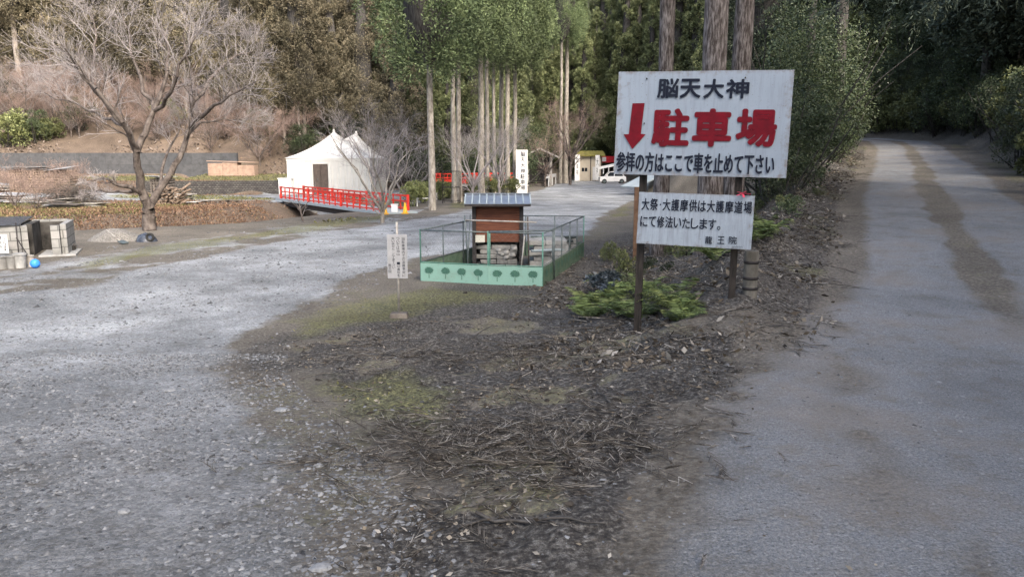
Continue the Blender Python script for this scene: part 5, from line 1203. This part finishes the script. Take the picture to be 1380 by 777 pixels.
# low posts along stream bank near the far field
for k in range(9):
    px_ = 470+k*12; d = 46+k*.9; q = at(px_, d, 256); mb = MB(); mb.bar((0,0,-.1), (0,0,.55), .03, n=6); tag(mb.build('fence_stake', M['plank'], None, loc=q), 'thin short stake in the row along the grass beyond the red bridge', 'stake', 'row of thin stakes beyond the red bridge')
# white low pipe barriers by track
for px_, d, lb in ((573,37,'low white pipe barrier below the iron frame'),(650,52,'low white pipe barrier left of the vertical sign')):
    q = at(px_, d, 272); mb = MB(); mb.bar((-.4,0,-.1),(-.4,0,.4),.03,n=8); mb.bar((.4,0,-.1),(.4,0,.4),.03,n=8); mb.bar((-.4,0,.4),(.4,0,.4),.03,n=8); tag(mb.build('pipe_barrier', M['whitep'], None, loc=q), lb, 'barrier')
if GLOSSY: GLOSSY.name = 'glossy_plant'
# water
vs = []; zw = []
for k in range(1, len(CHAN)-1):
    p = CHAN[k]; t = CHAN[min(k+1, len(CHAN)-1)]-CHAN[k-1]; nrm = np.array([-t[1], t[0]])/np.hypot(*t); z = -.62-.011*max(0, p[1]-30)-1.75+.12
    vs += [(p[0]+nrm[0]*.9, p[1]+nrm[1]*.9, z), (p[0]-nrm[0]*.9, p[1]-nrm[1]*.9, z)]
mb = MB(); mb.add(vs, [(2*i, 2*i+1, 2*i+3, 2*i+2) for i in range(len(vs)//2-1)]); tag(mb.build('stream_water', simple('stream_water', (.03,.035,.03), (.05,.055,.05), 3, .08, .5), None), kind='structure')
# ---------------------------------------------------------------- litter, stones, moss (stuff)
def islandmat(name, stops, rough=.85, scale=4):
    m, n, b = mat(name, rough, .2); i_ = n.nodes.new('ShaderNodeNewGeometry').outputs['Random Per Island']; n.links.new(ramp(n, i_, stops), b.inputs['Base Color']); return m
M['needle'] = islandmat('litter_twigs', [(0, (.025,.021,.018)), (.5, (.08,.07,.06)), (.85, (.17,.155,.135)), (1, (.33,.31,.28))])
M['litterleaf'] = islandmat('litter_leaves', [(0, (.03,.025,.02)), (.4, (.09,.072,.052)), (.75, (.19,.165,.13)), (1, (.32,.30,.27))])
M['drygrass'] = islandmat('dry_grass_blades', [(0, (.07,.05,.035)), (.5, (.20,.145,.095)), (.85, (.34,.26,.18)), (1, (.22,.23,.09))])
M['slopelitter'] = islandmat('brown_slope_litter', [(0, (.05,.04,.034)), (.5, (.15,.12,.10)), (.9, (.26,.21,.175)), (1, (.36,.33,.30))])
M['rustgrass'] = islandmat('rusty_dry_bracken', [(0, (.045,.028,.02)), (.5, (.17,.10,.065)), (.9, (.30,.195,.13)), (1, (.17,.16,.075))])
M['pebble'] = islandmat('pebbles', [(0, (.05,.05,.052)), (.4, (.13,.132,.135)), (.9, (.21,.215,.22)), (1, (.27,.27,.27))])
M['mossblade'] = islandmat('moss_blades', [(0, (.06,.06,.025)), (.6, (.125,.125,.048)), (1, (.24,.225,.10))])
def scatter(n, box, maskf, seed):
    rg = np.random.default_rng(seed); x = box[0]+(box[1]-box[0])*rg.random(n); y = box[2]+(box[3]-box[2])*rg.random(n); k = rg.random(n) < maskf(x, y); return x[k], y[k]
def near_mul(x, y):
    rd_, _, _ = project(x, y, ROAD); b_ = sm((-rd_-HW+.1)/.4)*sm((6-(-rd_-HW))/2)*sm((y-5.5)/2); g_ = poly_sdf(x, y, GRAVEL) < .2
    return np.maximum(mulch_mask(x, y), np.where(g_, b_*.95, 0))*np.clip(2.8*(fbm(x/.8, y/.8, 91)+.13), .06, 1)
def litter(name, n, box, mf, seed, lmin, lmax, r, mt, sprig=0, lift=.02):
    x, y = scatter(n, box, mf, seed); rg = np.random.default_rng(seed+1); z = hgt(x, y, fine=True); m = len(x); a = rg.random(m)*6.28; L_ = lmin+(lmax-lmin)*rg.random(m)**2; s = Segs(); tl = rg.normal(size=m)*.12+.04
    P0 = np.stack([x, y, z+lift*rg.random(m)], 1); D_ = np.stack([np.cos(a), np.sin(a), tl], 1); A_ = []; B_ = []; ra = []; rb = []
    bend = rg.normal(size=(m, 3))*.18; bend[:, 2] = -np.abs(bend[:, 2])*.3
    p = P0; 
    for k in range(3):
        q_ = p+(D_+bend*k)*L_[:, None]/3; A_.append(p); B_.append(q_); rr = r*(.6+.8*L_/lmax); ra.append(rr*(1-k*.25)); rb.append(rr*(.75-k*.25)); 
        if sprig:
            for sgn in (-1, 1):
                for t in (.3, .8):
                    o_ = p+(q_-p)*t; dd = D_.copy(); pr = np.stack([-D_[:, 1], D_[:, 0], np.zeros(m)], 1)*sgn; A_.append(o_); B_.append(o_+(dd*.9+pr*.35)*(L_*.3)[:, None]); ra.append(np.full(m, .0028)); rb.append(np.full(m, .001))
        p = q_
    s.a = np.concatenate(A_); s.b = np.concatenate(B_); s.ra = np.concatenate(ra); s.rb = np.concatenate(rb); V_, F_ = s.mesh(3); return tag(mesh_np(name, V_, F_, M[mt]), kind='stuff')
litter('litter_twigs', 16000, (-4, 8, 2, 12), near_mul, 101, .04, .26, .0022, 'needle', 1)
litter('bank_twigs', 20000, (0, 13, 6, 30), near_mul, 102, .08, .6, .006, 'needle', 1, .06)
pile_c = G(690, 600); 
def pm(x, y): return np.exp(-(((x-pile_c.x)/.75)**2+((y-pile_c.y)/.55)**2)*1.1)+.5*np.exp(-(((x-G(560,480).x)/.8)**2+((y-G(560,480).y)/.35)**2))
litter('needle_sprigs', 15000, (-2, 2.5, 2.2, 8), pm, 103, .06, .42, .0019, 'needle', 1, .05)
def flakes(name, n, box, mf, seed, sz, mt, up=.35):
    x, y = scatter(n, box, mf, seed); rg = np.random.default_rng(seed+1); z = hgt(x, y, fine=True)+.006+.015*rg.random(len(x)); a = rg.random(len(x))*6.28; D_ = unit(np.stack([np.cos(a), np.sin(a), up*rg.normal(size=len(x))], 1))
    V_, F_ = leafquads(np.stack([x, y, z], 1), D_, sz*(.5+rg.random(len(x))), sz*.5*(.5+rg.random(len(x)))); return tag(mesh_np(name, V_, F_, M[mt]), kind='stuff')
flakes('litter_leaves', 46000, (-4, 9, 2, 14), near_mul, 111, .03, 'litterleaf'); flakes('bank_leaves', 70000, (0, 14, 6, 34), near_mul, 112, .075, 'litterleaf', .6)
def rsh(x, y): rd_, _, _ = project(x, y, ROAD); return .5*sm((.9-np.abs(np.abs(rd_)-HW-.3))/.6)+.02
flakes('road_litter', 9000, (-2, 22, 2, 40), rsh, 113, .028, 'litterleaf', .15)
def hillm(x, y):
    c_, _, _ = project(x, y, CHAN); ms = np.zeros_like(x)
    for q in MOSSP[5:]: ms = np.maximum(ms, sm((poly_sdf(x, y, q)+.3)/.6))
    return (1-ms)*sm((-c_-1)/1)*np.clip(.1+2*(fbm(x/3, y/3, 92)+.25), 0, 1)*(poly_sdf(x, y, GRAVEL2) < 0)
flakes('dry_bank_grass', 80000, (-36, -8, 25, 64), hillm, 114, .09, 'rustgrass', 1.2)
flakes('slope_litter', 90000, (-70, 0, 63, 100), lambda x, y: np.clip(.3+2*fbm(x/4, y/4, 93), 0, 1), 115, .30, 'slopelitter', 1.0)
def mossm(x, y):
    v = np.zeros_like(x)
    for q in MOSSP: v = np.maximum(v, sm((poly_sdf(x, y, q)+.1)/.5))
    return v*np.clip(.2+2.4*(fbm(x/.6, y/.6, 94)+.2), 0, 1)
flakes('moss_tufts', 30000, (-14, 6, 4, 34), mossm, 116, .028, 'mossblade', 1.0); flakes('field_grass', 90000, (-42, -6, 26, 64), mossm, 117, .12, 'mossblade', 1.2)
def stones(name, n, box, mf, seed, smin, smax, mt='pebble'):
    x, y = scatter(n, box, mf, seed); rg = np.random.default_rng(seed+1); m = len(x); z = hgt(x, y, fine=True); s = smin+(smax-smin)*rg.random(m)**3.2
    base = np.array([(1,0,0),(.6,.75,.1),(-.3,.9,0),(-1,.1,0),(-.5,-.8,.05),(.55,-.8,0),(.35,.25,.42),(-.35,-.2,.45)]); T_ = [(0,1,6,6),(1,2,7,6),(2,3,7,7),(3,4,7,7),(4,5,6,7),(5,0,6,6)]
    a = rg.random(m)*6.28; c_, s_ = np.cos(a), np.sin(a); j = base[None]+rg.normal(size=(m, 8, 3))*.16; j[:, :, 2] = np.abs(j[:, :, 2])*(.5+.6*rg.random((m, 1))); j[:, :6, 2] -= .18
    X_ = j[:, :, 0]*c_[:, None]-j[:, :, 1]*s_[:, None]*.75; Y_ = j[:, :, 0]*s_[:, None]+j[:, :, 1]*c_[:, None]*.75; V_ = np.stack([X_, Y_, j[:, :, 2]], -1)*s[:, None, None]; V_ += np.stack([x, y, z], 1)[:, None]
    tri = [(0,1,6),(1,2,7),(1,7,6),(2,3,7),(3,4,7),(4,5,6),(4,6,7),(5,0,6)]; F_ = (np.arange(m)[:, None, None]*8+np.array(tri)[None]).reshape(-1, 3); return tag(mesh_np(name, V_.reshape(-1, 3), F_, M[mt]), kind='stuff')
def gm(x, y): return np.where((poly_sdf(x, y, GRAVEL) > -.3) & (x < 1.4), 1, 0)*np.clip(.45+2.2*fbm(x/.9, y/.9, 95), .12, 1)
stones('gravel_stones', 120000, (-6, 1.5, 1.9, 8), gm, 121, .005, .024); stones('gravel_stones_far', 26000, (-12, 4, 7, 18), gm, 122, .01, .035)
M['clod'] = islandmat('dark_soil_clods', [(0, (.018,.015,.012)), (.6, (.045,.037,.03)), (1, (.10,.09,.075))])
stones('soil_clods', 34000, (-3, 13, 3.2, 30), lambda x, y: near_mul(x, y)*.8, 131, .012, .055, 'clod')
stones('verge_gravel', 16000, (-16, -2, 11, 30), lambda x, y: (np.abs(poly_sdf(x, y, GRAVEL)) < 3.5)*np.clip(.2+2*fbm(x, y, 97), 0, 1), 132, .015, .06)
flakes('stream_bank_bracken', 110000, (-24, -8, 26.5, 38), lambda x, y: (project(x, y, CHAN)[0] < -.9)*(poly_sdf(x, y, GRAVEL2) < 0)*1.0*np.clip(.6+1.5*fbm(x/1.5, y/1.5, 98), .15, 1), 133, .085, 'rustgrass', 1.4)
flakes('stream_bank_grass', 60000, (-30, -12.5, 25.5, 38), lambda x, y: (project(x, y, CHAN)[0] < -.9)*np.clip((-16-x)/5+1.5*fbm(x/1.5, y/1.5, 99), 0, 1), 134, .09, 'mossblade', 1.4)
stones('road_grit', 14000, (0, 9, 2, 14), lambda x, y: .7*(project(x, y, ROAD)[0] > -3), 141, .003, .012)
litter('road_needles', 1800, (0, 9, 2, 16), rsh, 142, .03, .12, .0016, 'needle', 0, .004)
stones('verge_stones', 3000, (-2, 4, 2, 8), lambda x, y: .5+0*x, 123, .004, .022)
for px_, py_, s_, lb in ((166,690,.022,'pale flat stone lying alone on the near gravel'), (430,628,.02,'pale stone on the gravel near the dark litter'), (432,766,.032,'broad flat stone at the lower frame edge'), (228,526,.04,'long flat stone in the middle of the gravel'), (380,553,.045,'long pale stone at the litter edge of the gravel')):
    q = G(px_, py_); rg = np.random.default_rng(px_); mb = MB(); mb.lathe([(s_,-.01),(s_*1.05,.005),(s_*.8,.014),(s_*.3,.018)], n=9); mb.v = [(p[0]*(1.3+.2*rg.normal()), p[1]*(1+.1*rg.normal()), p[2]) for p in mb.v]; tag(mb.build('flat_stone', M['palestone'], None, loc=q), lb, 'stone')
# longer fallen sticks
for k, (a_, b_, r_, lb) in enumerate((((620,486),(672,440),.008,'thin curved stick arching over the litter'), ((640,700),(818,716),.009,'long grey stick lying across the lower litter'), ((795,522),(822,548),.010,'short grey stick on the litter below the left sign post'), ((765,433),(828,434),.012,'straight grey stick at the edge of the ferns'),
        ((775,470),(832,447),.012,'crooked grey stick lying left of the left sign post'), ((700,640),(835,590),.008,'long brown stick in the needle heap'), ((615,722),(690,690),.008,'dark twig below the needle heap'))):
    p0, p1 = G(*a_), G(*b_); s = Segs(); rg = np.random.default_rng(k); n = 7; pts = []
    for i in range(n+1): t = i/n; p = p0+(p1-p0)*t+Vector((rg.normal()*.012, rg.normal()*.012, 0)); pts.append((p.x-p0.x, p.y-p0.y, float(hgt(np.array([p.x]), np.array([p.y]), fine=True)[0])-p0.z+.02+(.14*math.sin(math.pi*t) if k == 0 else 0)))
    s.poly(pts, r_, r_*.5); V_, F_ = s.mesh(6); tag(mesh_np('fallen_stick', V_, F_, M['barkdark' if 'pale' not in lb else 'plank'], None, loc=p0), lb, 'stick')
